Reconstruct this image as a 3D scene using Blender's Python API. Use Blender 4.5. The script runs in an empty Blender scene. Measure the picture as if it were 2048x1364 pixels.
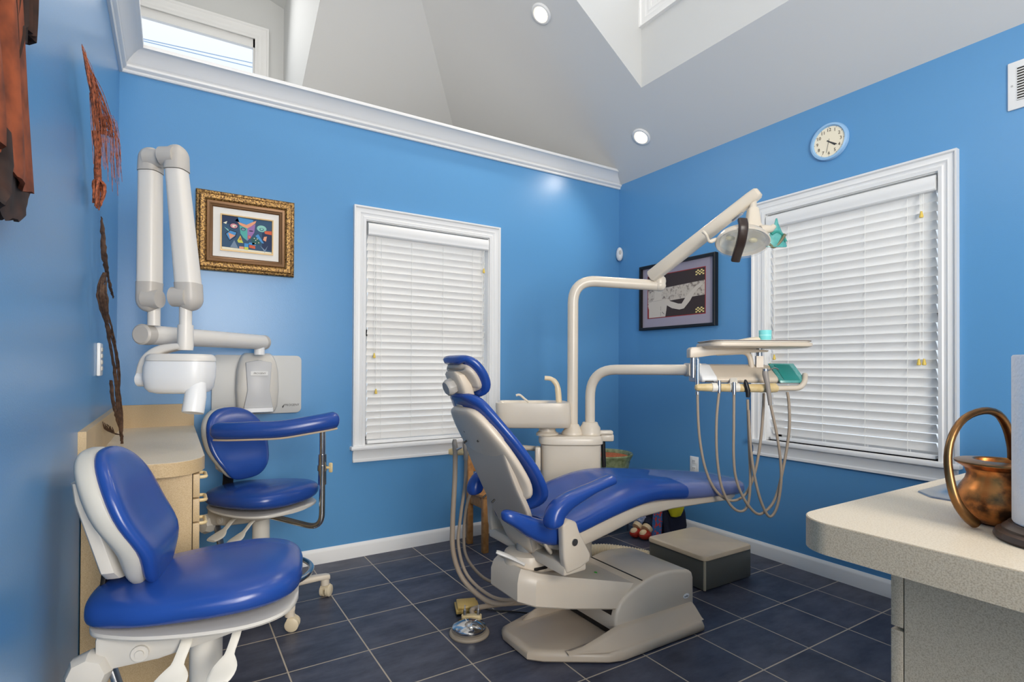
import bpy, bmesh, math, random
from mathutils import Vector, Matrix
random.seed(7)
PI = math.pi
C = bpy.context.scene.collection
sin, cos = math.sin, math.cos

# ------------------------------------------------------------ materials
def lin(c):
    c = c / 255.0
    return c / 12.92 if c <= 0.04045 else ((c + 0.055) / 1.055) ** 2.4
def col(r, g, b): return (lin(r), lin(g), lin(b), 1)
MATS = {}
def mat(name, rgb, rough=0.5, metal=0.0, spec=0.5, vary=0.0, vscale=40.0, bump=0.0, bscale=200.0,
        rgb2=None, coat=0.0, trans=0.0, alpha=1.0, emit=0.0, ior=1.45, sub=0.0, ramp=(0.35, 0.65), detail=3.0):
    if name in MATS: return MATS[name]
    m = bpy.data.materials.new(name); m.use_nodes = True
    nt = m.node_tree; b = nt.nodes['Principled BSDF']
    c = col(*rgb)
    b.inputs['Base Color'].default_value = c
    b.inputs['Roughness'].default_value = rough
    b.inputs['Metallic'].default_value = metal
    b.inputs['Specular IOR Level'].default_value = spec
    b.inputs['IOR'].default_value = ior
    b.inputs['Coat Weight'].default_value = coat
    b.inputs['Coat Roughness'].default_value = 0.15
    b.inputs['Transmission Weight'].default_value = trans
    b.inputs['Alpha'].default_value = alpha
    if emit:
        b.inputs['Emission Color'].default_value = c
        b.inputs['Emission Strength'].default_value = emit
    need = rgb2 is not None or vary > 0 or bump > 0
    if need:
        tc = nt.nodes.new('ShaderNodeNewGeometry')
    if rgb2 is not None or vary > 0:
        n = nt.nodes.new('ShaderNodeTexNoise'); n.inputs['Scale'].default_value = vscale
        n.inputs['Detail'].default_value = detail
        nt.links.new(tc.outputs['Position'], n.inputs['Vector'])
        r = nt.nodes.new('ShaderNodeValToRGB')
        r.color_ramp.elements[0].position, r.color_ramp.elements[1].position = ramp
        if rgb2 is not None:
            r.color_ramp.elements[0].color = c; r.color_ramp.elements[1].color = col(*rgb2)
        else:
            r.color_ramp.elements[0].color = [x * (1 - vary) for x in c[:3]] + [1]
            r.color_ramp.elements[1].color = [min(1, x * (1 + vary)) for x in c[:3]] + [1]
        nt.links.new(n.outputs['Fac'], r.inputs['Fac'])
        nt.links.new(r.outputs['Color'], b.inputs['Base Color'])
    if bump > 0:
        n2 = nt.nodes.new('ShaderNodeTexNoise'); n2.inputs['Scale'].default_value = bscale
        bp = nt.nodes.new('ShaderNodeBump'); bp.inputs['Strength'].default_value = bump
        bp.inputs['Distance'].default_value = 0.002
        nt.links.new(tc.outputs['Position'], n2.inputs['Vector'])
        nt.links.new(n2.outputs['Fac'], bp.inputs['Height'])
        nt.links.new(bp.outputs['Normal'], b.inputs['Normal'])
    MATS[name] = m
    return m

WALLBLUE = mat('blue_wall_paint', (90, 148, 197), 0.29, spec=0.5, bump=0.12, bscale=260)
WHITE = mat('white_trim_paint', (232, 232, 231), 0.35)
CEIL = mat('ceiling_paint', (214, 214, 213), 0.7)
SLAT = mat('blind_slat_white', (243, 241, 237), 0.35)
BEIGE = mat('warm_grey_plastic', (210, 196, 177), 0.32, vary=0.02, vscale=6)
BEIGED = mat('grey_back_panel', (188, 177, 163), 0.38)
CREAM = mat('cream_enamel', (214, 203, 186), 0.28, vary=0.015, vscale=8)
IVORY = mat('aged_ivory_plastic', (226, 206, 162), 0.4, rgb2=(206, 180, 128), vscale=22)
PALE = mat('pale_grey_plastic', (200, 196, 188), 0.36)
PALEJ = mat('light_taupe_joint_plastic', (190, 184, 176), 0.4)
XWHITE = mat('white_xray_plastic', (222, 217, 209), 0.35)
VINYL = mat('royal_blue_vinyl', (33, 69, 144), 0.25, spec=0.55, vary=0.04, vscale=9, bump=0.05, bscale=500)
CHROME = mat('chrome', (205, 205, 205), 0.12, metal=1)
STEEL = mat('brushed_steel', (175, 176, 178), 0.32, metal=1, vary=0.05, vscale=90)
BLACK = mat('black_plastic', (22, 20, 20), 0.4)
DARKGAP = mat('dark_gap', (45, 40, 36), 0.8)
HOSE = mat('taupe_hose', (158, 142, 124), 0.5)
DESK = mat('speckled_beige_laminate', (200, 175, 136), 0.45, rgb2=(178, 150, 110), vscale=420, ramp=(0.42, 0.7))
DESKTOP = mat('speckled_pale_laminate', (228, 212, 186), 0.4, rgb2=(206, 188, 156), vscale=420, ramp=(0.45, 0.75))
CTRFRONT = mat('speckled_grey_laminate', (200, 180, 152), 0.45, rgb2=(168, 147, 121), vscale=480, ramp=(0.4, 0.7))
KHAKI = mat('khaki_lid_plastic', (208, 188, 160), 0.4, vary=0.04, vscale=7)
BOXGREY = mat('dark_olive_grey_metal', (92, 92, 86), 0.35, spec=0.4)
WOODL = mat('honey_wood', (190, 138, 84), 0.45, rgb2=(164, 112, 62), vscale=30)
DRIFT = mat('weathered_driftwood', (92, 68, 52), 0.75, rgb2=(58, 40, 30), vscale=60, bump=0.5, bscale=150)
ROOT = mat('reddish_root_bark', (190, 104, 66), 0.7, rgb2=(96, 52, 36), vscale=110)
RUST = mat('rust_cloth', (160, 80, 44), 0.9, rgb2=(104, 50, 28), vscale=22)
UMBER = mat('dark_umber_cloth', (60, 36, 26), 0.85, rgb2=(34, 20, 16), vscale=24)
TEAL = mat('teal_film', (96, 190, 184), 0.2, trans=0.45, rgb2=(126, 206, 200), vscale=50)
CUPC = mat('aqua_paper', (128, 216, 214), 0.5)
YTASS = mat('yellowed_tassel', (226, 196, 92), 0.35)
CORD = mat('blind_cord', (238, 238, 234), 0.6)
LAMPON = mat('lamp_glow', (255, 236, 204), 0.5, emit=4.0)
CLEAR = mat('clear_plastic', (235, 238, 240), 0.08, alpha=0.16)
FILM = mat('clear_film', (235, 235, 245), 0.12, alpha=0.13, bump=0.8, bscale=60)
GLASS = mat('window_glass', (255, 255, 255), 0.02, trans=1.0, ior=1.02, spec=0.2)
GREENGL = mat('green_glaze', (140, 150, 112), 0.25, rgb2=(98, 110, 74), vscale=30)
TERRA = mat('orange_soil', (196, 108, 58), 0.9, rgb2=(158, 78, 40), vscale=90)
COPPER = mat('patinated_copper', (222, 138, 70), 0.32, metal=0.75, rgb2=(104, 70, 46), vscale=38, ramp=(0.42, 0.62), detail=8)
BRONZE = mat('bronze_handle', (158, 116, 72), 0.3, metal=0.9, rgb2=(120, 86, 54), vscale=20)
PAPER = mat('paper_towel', (240, 240, 242), 0.9, bump=0.8, bscale=160)
DKWOOD = mat('dark_stained_wood', (70, 54, 44), 0.4)
YELLOWBOX = mat('aged_yellow_plastic', (196, 164, 92), 0.4)
NAVY = mat('navy_cloth', (24, 28, 48), 0.9)
YCLOTH = mat('yellow_cloth', (226, 214, 40), 0.8)
PATT = mat('patterned_blue_cloth', (60, 110, 170), 0.8, rgb2=(205, 70, 60), vscale=60, ramp=(0.52, 0.56))
PATT2 = mat('pale_blue_cloth', (96, 128, 172), 0.85, rgb2=(170, 170, 190), vscale=70)
REDSHOE = mat('red_leather', (170, 52, 38), 0.25)
SHOETOP = mat('cream_leather', (226, 200, 160), 0.3)
SKINT = mat('doll_tan', (206, 160, 96), 0.6)
GOLD = mat('antique_gold_frame', (176, 138, 80), 0.38, metal=0.55, rgb2=(84, 58, 34), vscale=130, bump=1.0, bscale=150, ramp=(0.4, 0.6))
GOLDIN = mat('bronze_inner_moulding', (120, 88, 58), 0.4, metal=0.4)
MATW = mat('cream_mat_board', (232, 228, 220), 0.8)
LILAC = mat('lilac_grey_mat_board', (158, 150, 164), 0.8)
REDLINE = mat('red_fillet', (150, 40, 36), 0.6)
CHARC = mat('charcoal_ink', (58, 46, 44), 0.7)
BEAMINK = mat('ink_wood_grain', (196, 184, 170), 0.8, rgb2=(120, 106, 98), vscale=55, ramp=(0.5, 0.7))
FLESHINK = mat('ink_pale', (206, 194, 180), 0.8)
FACEC = mat('clock_face', (238, 228, 204), 0.6)
FRAMEBL = mat('clear_blue_rim', (150, 190, 226), 0.2)
INK = mat('ink_brown', (88, 74, 62), 0.6)
LOGO = mat('ink_dark', (60, 60, 60), 0.5)
WIRE = mat('wire', (170, 190, 215), 0.8)
PALEPANEL = mat('pale_lit_board', (214, 214, 212), 0.5)

def floor_mat():
    m = bpy.data.materials.new('slate_tile_floor'); m.use_nodes = True
    nt = m.node_tree; b = nt.nodes['Principled BSDF']; N = nt.nodes.new; L = nt.links.new
    g = N('ShaderNodeNewGeometry'); mp = N('ShaderNodeMapping')
    mp.inputs['Location'].default_value = (-0.3759 + 0.308 * 40, -3.4065 + 0.308 * 40, 0)
    L(g.outputs['Position'], mp.inputs['Vector'])
    br = N('ShaderNodeTexBrick'); br.offset = 0; br.squash = 1
    for k, v in (('Scale', 1.0), ('Brick Width', 0.308), ('Row Height', 0.308), ('Mortar Size', 0.0028), ('Mortar Smooth', 0.1), ('Bias', 0.0)):
        br.inputs[k].default_value = v
    br.inputs['Color1'].default_value = col(58, 63, 78); br.inputs['Color2'].default_value = col(68, 71, 84)
    br.inputs['Mortar'].default_value = col(176, 164, 146)
    L(mp.outputs['Vector'], br.inputs['Vector'])
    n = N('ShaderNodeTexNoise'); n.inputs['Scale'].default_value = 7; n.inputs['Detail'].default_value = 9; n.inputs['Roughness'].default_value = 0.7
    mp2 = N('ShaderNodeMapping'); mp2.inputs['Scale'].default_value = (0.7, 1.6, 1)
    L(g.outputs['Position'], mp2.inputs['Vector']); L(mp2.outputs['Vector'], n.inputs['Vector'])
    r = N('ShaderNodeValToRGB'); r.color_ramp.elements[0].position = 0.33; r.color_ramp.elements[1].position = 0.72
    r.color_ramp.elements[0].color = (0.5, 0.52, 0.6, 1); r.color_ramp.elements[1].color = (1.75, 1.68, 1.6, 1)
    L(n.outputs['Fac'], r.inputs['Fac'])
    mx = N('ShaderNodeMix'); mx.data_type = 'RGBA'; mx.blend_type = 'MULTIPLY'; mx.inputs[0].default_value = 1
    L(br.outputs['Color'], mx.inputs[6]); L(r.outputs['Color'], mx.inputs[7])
    mx2 = N('ShaderNodeMix'); mx2.data_type = 'RGBA'
    L(br.outputs['Fac'], mx2.inputs[0]); L(mx.outputs[2], mx2.inputs[6]); mx2.inputs[7].default_value = col(176, 164, 146)
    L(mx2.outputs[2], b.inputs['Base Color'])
    b.inputs['Roughness'].default_value = 0.42; b.inputs['Specular IOR Level'].default_value = 0.4
    bp = N('ShaderNodeBump'); bp.inputs['Strength'].default_value = 0.25; bp.inputs['Distance'].default_value = 0.002; bp.invert = True
    L(br.outputs['Fac'], bp.inputs['Height']); L(bp.outputs['Normal'], b.inputs['Normal'])
    return m
FLOOR = floor_mat()

# ------------------------------------------------------------ mesh builder
def frame_of(t):
    t = Vector(t).normalized()
    up = Vector((0, 0, 1)) if abs(t.z) < 0.9 else Vector((0, 1, 0))
    a = up.cross(t).normalized(); b = t.cross(a).normalized()
    return a, b
def smooth_path(P, k=6):
    P = [Vector(p) for p in P]
    if len(P) < 3: return P
    out = []
    for i in range(len(P) - 1):
        p0 = P[max(i - 1, 0)]; p1 = P[i]; p2 = P[i + 1]; p3 = P[min(i + 2, len(P) - 1)]
        for j in range(k):
            t = j / k
            out.append(0.5 * ((2 * p1) + (p2 - p0) * t + (2 * p0 - 5 * p1 + 4 * p2 - p3) * t * t + (3 * p1 - p0 - 3 * p2 + p3) * t ** 3))
    out.append(P[-1]); return out
def round_corners(P, r, k=6):
    P = [Vector(p) for p in P]; out = [P[0]]
    for i in range(1, len(P) - 1):
        a, b, c = P[i - 1], P[i], P[i + 1]
        u = (a - b); v = (c - b); d = min(r, u.length * 0.48, v.length * 0.48)
        s = b + u.normalized() * d; e = b + v.normalized() * d
        for j in range(k + 1):
            t = j / k; out.append(s * (1 - t) ** 2 + b * 2 * t * (1 - t) + e * t * t)
    out.append(P[-1]); return out

class MB:
    def __init__(s): s.bm = bmesh.new(); s.mats = []
    def mi(s, m):
        if m is None: return 0
        if m not in s.mats: s.mats.append(m)
        return s.mats.index(m)
    def face(s, vs, m=None):
        try:
            f = s.bm.faces.new(vs); f.material_index = s.mi(m); return f
        except ValueError: return None
    def poly(s, pts, m=None): return s.face([s.bm.verts.new(p) for p in pts], m)
    def loft(s, loops, m=None, cap0=True, cap1=True, closed=True):
        R = [[s.bm.verts.new(p) for p in lp] for lp in loops]; n = len(R[0])
        for a, b in zip(R, R[1:]):
            for i in range(n if closed else n - 1):
                j = (i + 1) % n
                s.face([a[i], a[j], b[j], b[i]], m)
        if cap0: s.face(list(reversed(R[0])), m)
        if cap1: s.face(R[-1], m)
        return s
    def tube(s, P, r, n=12, m=None, caps=True, sy=1.0):
        P = [Vector(p) for p in P]; loops = []
        a, b = frame_of(P[1] - P[0])
        for i, p in enumerate(P):
            t = (P[min(i + 1, len(P) - 1)] - P[max(i - 1, 0)])
            if t.length < 1e-9: continue
            t.normalize()
            a = (a - t * a.dot(t)); a = a.normalized() if a.length > 1e-6 else frame_of(t)[0]
            b = t.cross(a)
            rr = r[i] if isinstance(r, (list, tuple)) else r
            loops.append([p + (a * cos(2 * PI * k / n) + b * sy * sin(2 * PI * k / n)) * rr for k in range(n)])
        return s.loft(loops, m, caps, caps)
    def cyl(s, p, q, r, n=20, m=None, r2=None): return s.tube([p, q], [r, r if r2 is None else r2], n, m)
    def box(s, c, d, m=None, bev=0.0, rot=None, seg=2):
        t = bmesh.new(); bmesh.ops.create_cube(t, size=1)
        for v in t.verts: v.co = Vector((v.co.x * d[0], v.co.y * d[1], v.co.z * d[2]))
        if bev > 0: bmesh.ops.bevel(t, geom=list(t.edges), offset=bev, segments=seg, profile=0.5, affect='EDGES')
        M = Matrix.Translation(c) @ (rot.to_4x4() if rot else Matrix.Identity(4))
        s.merge(t, M, m); return s
    def bb(s, x0, x1, y0, y1, z0, z1, m=None, bev=0.0, seg=2):
        return s.box(((x0 + x1) / 2, (y0 + y1) / 2, (z0 + z1) / 2), (x1 - x0, y1 - y0, z1 - z0), m, bev, None, seg)
    def merge(s, t, M=None, m=None):
        mp = {}
        for v in t.verts: mp[v] = s.bm.verts.new(M @ v.co if M else v.co)
        for f in t.faces: s.face([mp[v] for v in f.verts], m)
        t.free()
    def prism(s, out, a0, a1, axes='xyz', m=None, bev=0.0, seg=2):
        """outline in the first two axes, extruded along the third between a0 and a1"""
        ix = ['xyz'.index(c) for c in axes]
        def P(u, v, w):
            p = [0, 0, 0]; p[ix[0]] = u; p[ix[1]] = v; p[ix[2]] = w; return Vector(p)
        t = bmesh.new()
        A = [t.verts.new(P(u, v, a0)) for u, v in out]; B = [t.verts.new(P(u, v, a1)) for u, v in out]
        n = len(out); t.faces.new(A); t.faces.new(list(reversed(B)))
        for i in range(n): t.faces.new([A[i], B[i], B[(i + 1) % n], A[(i + 1) % n]])
        bmesh.ops.recalc_face_normals(t, faces=list(t.faces))
        if bev > 0:
            bmesh.ops.bevel(t, geom=list(t.edges), offset=bev, segments=seg, profile=0.5, affect='EDGES', clamp_overlap=True)
        s.merge(t, None, m); return s
    def lathe(s, prof, n=32, m=None, M=None, caps=True, sx=1.0, sy=1.0):
        loops = []
        for r, z in prof:
            lp = [Vector((r * sx * cos(2 * PI * k / n), r * sy * sin(2 * PI * k / n), z)) for k in range(n)]
            loops.append([M @ p if M else p for p in lp])
        return s.loft(loops, m, caps, caps)
    def ball(s, c, r, m=None, n=20, k=12, M=None):
        c = Vector(c); r = r if isinstance(r, (tuple, list)) else (r, r, r); loops = []
        for i in range(1, k):
            th = PI * i / k
            lp = [Vector((r[0] * sin(th) * cos(2 * PI * j / n), r[1] * sin(th) * sin(2 * PI * j / n), -r[2] * cos(th))) for j in range(n)]
            loops.append([c + (M @ p if M else p) for p in lp])
        return s.loft(loops, m)
    def build(s, name, m=None, parent=None, local=False, sharp=38, sub=0, kind=None):
        bm = s.bm
        bmesh.ops.recalc_face_normals(bm, faces=list(bm.faces))
        for f in bm.faces: f.smooth = True
        for e in bm.edges:
            e.smooth = not (len(e.link_faces) != 2 or e.calc_face_angle(0) > math.radians(sharp))
        me = bpy.data.meshes.new(name); bm.to_mesh(me); bm.free()
        ml = s.mats if s.mats else [m]
        if s.mats and m is not None and m not in s.mats: pass
        for x in ml: me.materials.append(x)
        o = bpy.data.objects.new(name, me); C.objects.link(o)
        if sub:
            md = o.modifiers.new('s', 'SUBSURF'); md.levels = md.render_levels = sub
        if parent is not None:
            o.parent = parent
            if parent.type == 'EMPTY' and not local and 'lf' not in parent:
                o.matrix_parent_inverse = Matrix.Translation(-parent.location)
        if kind: o['kind'] = kind
        return o

def dens(S, k=3):
    out = []
    for i in range(len(S) - 1):
        p0, p1, p2, p3 = S[max(i - 1, 0)], S[i], S[i + 1], S[min(i + 2, len(S) - 1)]
        for j in range(k):
            t = j / k
            out.append(tuple(0.5 * (2 * b_ + (c_ - a_) * t + (2 * a_ - 5 * b_ + 4 * c_ - d_) * t * t + (3 * b_ - a_ - 3 * c_ + d_) * t ** 3) for a_, b_, c_, d_ in zip(p0, p1, p2, p3)))
    out.append(S[-1]); return out
def se(hw, hh, n=24, e=3.0):
    """superellipse loop (u, v)"""
    out = []
    for k in range(n):
        t = 2 * PI * k / n; c, s_ = cos(t), sin(t)
        out.append((hw * math.copysign(abs(c) ** (2 / e), c), hh * math.copysign(abs(s_) ** (2 / e), s_)))
    return out
def rrect(x0, x1, y0, y1, r, k=6):
    if not isinstance(r, (list, tuple)): r = (r,) * 4
    out = []
    for (cx, cy, a, rr) in ((x1 - r[0], y1 - r[0], 0, r[0]), (x0 + r[1], y1 - r[1], PI / 2, r[1]), (x0 + r[2], y0 + r[2], PI, r[2]), (x1 - r[3], y0 + r[3], 1.5 * PI, r[3])):
        for i in range(k + 1):
            t = a + PI / 2 * i / k; out.append((cx + rr * cos(t), cy + rr * sin(t)))
    return out
def thing(name, label, cat, loc=(0, 0, 0), rz=0.0, group=None, local=False):
    o = bpy.data.objects.new(name, None); C.objects.link(o); o.empty_display_size = 0.1
    o.location = loc; o.rotation_euler = (0, 0, rz); o['label'] = label; o['category'] = cat
    if group: o['group'] = group
    if local or rz: o['lf'] = 1
    return o
def tag(o, label, cat, group=None):
    o['label'] = label; o['category'] = cat
    if group: o['group'] = group
    return o
def text(s_, size, M, m, name, parent, depth=0.0006):
    cu = bpy.data.curves.new(name, 'FONT'); cu.body = s_; cu.size = size; cu.align_x = 'CENTER'; cu.align_y = 'CENTER'
    cu.extrude = depth; cu.resolution_u = 2
    o = bpy.data.objects.new(name, cu); C.objects.link(o)
    dg = bpy.context.evaluated_depsgraph_get(); dg.update()
    me = bpy.data.meshes.new_from_object(o.evaluated_get(dg))
    bpy.data.objects.remove(o); bpy.data.curves.remove(cu)
    me.transform(M); me.materials.clear(); me.materials.append(m)
    t = bpy.data.objects.new(name, me); C.objects.link(t); t.parent = parent
    if parent.type == 'EMPTY' and 'lf' not in parent: t.matrix_parent_inverse = Matrix.Translation(-parent.location)
    return t

# ------------------------------------------------------------ room constants
XC, XB, YA = -0.232, 3.065, 3.278
ZC = 2.622; TB = 0.70; KB = ZC + TB * XB        # right-hand roof slope: z = KB - TB*x
TA = 0.555; KA = 3.32 + TA * 4.337              # back roof slope:  z = KA - TA*y
ZL = 2.69; YR = -1.9; XL = -2.6; ZT = 4.62
zB = lambda x: KB - TB * x
xBz = lambda z: (KB - z) / TB
zA = lambda y: KA - TA * y
yAz = lambda z: (KA - z) / TA
WA = dict(x0=0.985, x1=1.862, z0=0.668, z1=2.046)       # opening of window in back wall
WB = dict(y0=1.098, y1=1.998, z0=0.712, z1=2.090)       # opening of window in right wall

# floor
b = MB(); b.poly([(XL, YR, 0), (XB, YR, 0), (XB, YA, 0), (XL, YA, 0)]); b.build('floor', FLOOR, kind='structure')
# walls
def wall_y(y0, y1, xa, xb, z1, hole, m):
    b = MB()
    for (a, c, e, f) in ((xa, hole['x0'], 0, z1), (hole['x1'], xb, 0, z1), (hole['x0'], hole['x1'], 0, hole['z0']), (hole['x0'], hole['x1'], hole['z1'], z1)):
        b.bb(a, c, y0, y1, e, f)
    return b
o = wall_y(YA, YA + 0.14, XC - 0.12, XB + 0.14, ZL - 0.01, WA, None).build('wall_back', WALLBLUE, kind='structure')
b = MB()
for (a, c, e, f) in ((YR, WB['y0'], 0, ZC), (WB['y1'], YA, 0, ZC), (WB['y0'], WB['y1'], 0, WB['z0']), (WB['y0'], WB['y1'], WB['z1'], ZC)):
    b.bb(XB, XB + 0.14, a, c, e, f)
b.build('wall_right', WALLBLUE, kind='structure')
b = MB(); b.bb(XC - 0.12, XC, YR, YA, 0, ZL - 0.01); b.build('wall_left', WALLBLUE, kind='structure')
b = MB(); b.bb(XL, XB + 0.14, YR - 0.1, YR, 0, ZT); b.build('wall_front', CEIL, kind='structure')
b = MB(); b.bb(XL - 0.1, XL, YR, 5.6, 0, ZT); b.build('wall_far_left', CEIL, kind='structure')
# plant ledge behind the partition walls
b = MB(); b.bb(XC - 0.12, XB, YA, 5.7, ZL - 0.06, ZL); b.bb(XL, XC - 0.1, YR, 5.7, ZL - 0.06, ZL)
b.build('ceiling_ledge', CEIL, kind='structure')

# ceiling : two slopes meeting in a hip, two dormers
DBX, DBY, DBY0 = 2.572, 2.546, 0.75             # dormer over the right wall: outer wall x, cheek y, near cheek y
DAX, DAX0, DAY = 0.827, -1.25, 5.228            # dormer at the back: cheeks x, window wall y
hipx = lambda y: (KB - KA + TA * y) / TB
b = MB(); q = lambda *p: b.poly(p, CEIL)
PB = lambda x, y: (x, y, zB(x))
PA = lambda x, y: (x, y, zA(y))
q(PB(XB + 0.14, YR), PB(DBX, YR), PB(DBX, yAz(zB(DBX))), PB(XB + 0.14, yAz(zB(XB + 0.14))))
q(PB(DBX, YR), PB(xBz(ZT), YR), PB(xBz(ZT), DBY0), PB(DBX, DBY0))
q(PB(DBX, DBY), PB(hipx(DBY), DBY), PB(DBX, yAz(zB(DBX))))
q(PA(hipx(5.7), 5.7), PA(DAX, 5.7), PA(DAX, yAz(zB(DAX))))
yt = yAz(ZT)
q(PA(DAX, yAz(zB(DAX))), PA(hipx(DBY), DBY), PA(DAX0 - 0.01, DBY) if False else PA(DAX, DBY))
q(PA(hipx(DBY), DBY), PA(xBz(ZT), yt), PA(XL, yt), PA(XL, DBY))
q(PA(DAX0, DBY), PA(XL, DBY), PA(XL, 5.7), PA(DAX0, 5.7))
q((XL, YR, ZT), (xBz(ZT), YR, ZT), (xBz(ZT), yt, ZT), (XL, yt, ZT))
q((xBz(ZT), DBY0 - 0.02, ZT), (DBX, DBY0 - 0.02, ZT), (DBX, DBY, ZT), (xBz(ZT), DBY, ZT))
b.build('ceiling', CEIL, kind='structure')
# dormer over the right wall
b = MB()
wz0, wz1, wy0, wy1 = 3.435, 4.35, 0.95, 2.462
for (a, c, e, f) in ((DBY0, wy0, zB(DBX), ZT), (wy1, DBY, zB(DBX), ZT), (wy0, wy1, zB(DBX), wz0), (wy0, wy1, wz1, ZT)):
    b.bb(DBX, DBX + 0.02, a, c, e, f)
b.poly([(DBX, DBY, zB(DBX)), (hipx(DBY), DBY, zB(hipx(DBY))), (DBX, DBY, ZT)])
b.poly([(DBX, DBY0, zB(DBX)), (xBz(ZT), DBY0, ZT), (DBX, DBY0, ZT)])
b.build('wall_dormer_right', mat('dormer_paint', (206, 207, 206), 0.7), kind='structure')
def casing(mb, u0, u1, v0, v1, w, f, th=0.02, bottom=False):
    """moulded casing around opening u0..u1, v0..v1 ; f(u, v, out) -> point"""
    prof = [(-0.008, 0.0), (-0.008, 0.012), (w * 0.12, 0.016), (w * 0.2, 0.012), (w * 0.35, 0.013), (w * 0.45, 0.018), (w * 0.6, 0.015), (w * 0.8, 0.017), (w * 0.88, 0.026), (w, 0.028), (w, 0.0)]
    L = []
    for (d, o_) in prof:
        o2 = o_ * th / 0.02
        if bottom: L.append([f(u0 - d, v0 - d, o2), f(u1 + d, v0 - d, o2), f(u1 + d, v1 + d, o2), f(u0 - d, v1 + d, o2)])
        else: L.append([f(u0 - d, v0, o2), f(u0 - d, v1 + d, o2), f(u1 + d, v1 + d, o2), f(u1 + d, v0, o2)])
    mb.loft(L, None, False, False, closed=bottom)
    if not bottom:
        for k in (0, 3): mb.poly([lp[k] for lp in L])
b = MB(); casing(b, wy0, wy1, wz0, wz1, 0.085, lambda u, v, o_: (DBX - o_, u, v), bottom=True)
w4 = b.build('window_4', WHITE, kind='structure')
b = MB(); b.bb(DBX - 0.004, DBX + 0.03, wy1 - 0.05, wy1, wz0, wz1); b.bb(DBX - 0.003, DBX + 0.028, wy0, wy1 - 0.049, wz0, wz0 + 0.05)
b.build('sash', WHITE, w4)
b = MB(); b.bb(DBX + 0.02, DBX + 0.024, wy0, wy1 - 0.05, wz0 + 0.05, wz1); b.build('pane', GLASS, w4)
# dormer at the back with window onto the sky
b = MB(); vz0, vz1, vx0, vx1 = 3.15, 4.02, -0.95, 0.60
for (a, c, e, f) in ((DAX0, vx0, 2.6, 5.0), (vx1, DAX, 2.6, 4.40), (vx0, vx1, 2.6, vz0), (vx0, vx1, vz1, 4.40)):
    b.bb(a, c, DAY, DAY + 0.10, e, f)
xm = (DAX + DAX0) / 2
b.poly([(vx0, DAY, 4.40), (DAX, DAY, 4.36), (xm, DAY, 4.68)])
b.poly([(DAX, 3.0, 4.06), (DAX, DAY, zA(DAY)), (DAX, DAY, 4.36), (DAX, 2.4, 4.36)])
b.poly([(DAX0, 2.03, ZT), (DAX0, DAY, zA(DAY)), (DAX0, DAY, 4.4)])
b.poly([(DAX, 2.2, 4.36), (DAX, DAY, 4.36), (xm, DAY, 4.68), (xm, 2.2, 4.68)])
b.poly([(DAX0, 2.2, 4.36), (DAX0, DAY, 4.36), (xm, DAY, 4.68), (xm, 2.2, 4.68)])
b.build('wall_dormer_back', MATS['dormer_paint'], kind='structure')
b = MB(); casing(b, vx0, vx1, vz0, vz1, 0.10, lambda u, v, o_: (u, DAY - o_, v), bottom=True)
w3 = b.build('window_3', WHITE, kind='structure')
b = MB()
for (a, c, e, f) in ((vx0, vx1, vz1 - 0.075, vz1), (vx1 - 0.02, vx1, vz0, vz1), (vx0, vx0 + 0.04, vz0, vz1), (vx0, vx1, vz0, vz0 + 0.05)): b.bb(a, c, DAY + 0.02, DAY + 0.06, e, f)
b.build('sash', WHITE, w3)
b = MB(); b.bb(vx0, vx1, DAY + 0.038, DAY + 0.042, vz0, vz1); b.build('pane', GLASS, w3)
for i, (za, zb_, lb) in enumerate(((5.13, 5.198, 'upper thin blue utility wire crossing the sky outside the high back window'), (5.105, 5.142, 'lower thin blue utility wire crossing the sky outside the high back window'))):
    b = MB(); sl = (zb_ - za) / 1.2; b.tube([(-3, 8, za - 2.65 * sl), (-0.35, 8, za), (0.85, 8, zb_), (3.5, 8, zb_ + 2.65 * sl)], 0.006, 6)
    tag(b.build('utility_wire', WIRE), lb, 'wire', 'utility wires')

# crown moulding on the two partition walls
prof = [(0.0, 2.588), (0.012, 2.588), (0.016, 2.594), (0.016, 2.602), (0.024, 2.606), (0.03, 2.612), (0.032, 2.620), (0.024, 2.624), (0.030, 2.628), (0.036, 2.636),
        (0.046, 2.650), (0.060, 2.666), (0.078, 2.680), (0.092, 2.686), (0.100, 2.688), (0.102, 2.694), (0.102, 2.704), (0.0, 2.704), (-0.12, 2.704)]
b = MB()
L = [[(XC + o_, YR, z), (XC + o_, YA - o_, z), (min(XB, xBz(z) - 0.002), YA - o_, z)] for o_, z in prof]
b.loft(L, None, False, False, closed=False); b.poly([lp[2] for lp in L])
b.build('trim_1', WHITE, kind='structure', sharp=25)
# baseboards
bp = [(0.0, 0.0), (0.014, 0.0), (0.014, 0.066), (0.011, 0.076), (0.006, 0.082), (0.004, 0.0865), (0, 0.0865)]
b = MB(); b.loft([[(XC, YA - o_, z) for o_, z in bp], [(XB - 0.0, YA - o_, z) for o_, z in bp]]); b.build('baseboard_back', WHITE, kind='structure')
b = MB(); b.loft([[(XB - o_, YA - 0.014, z) for o_, z in bp], [(XB - o_, YR, z) for o_, z in bp]]); b.build('baseboard_right', WHITE, kind='structure')

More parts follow.
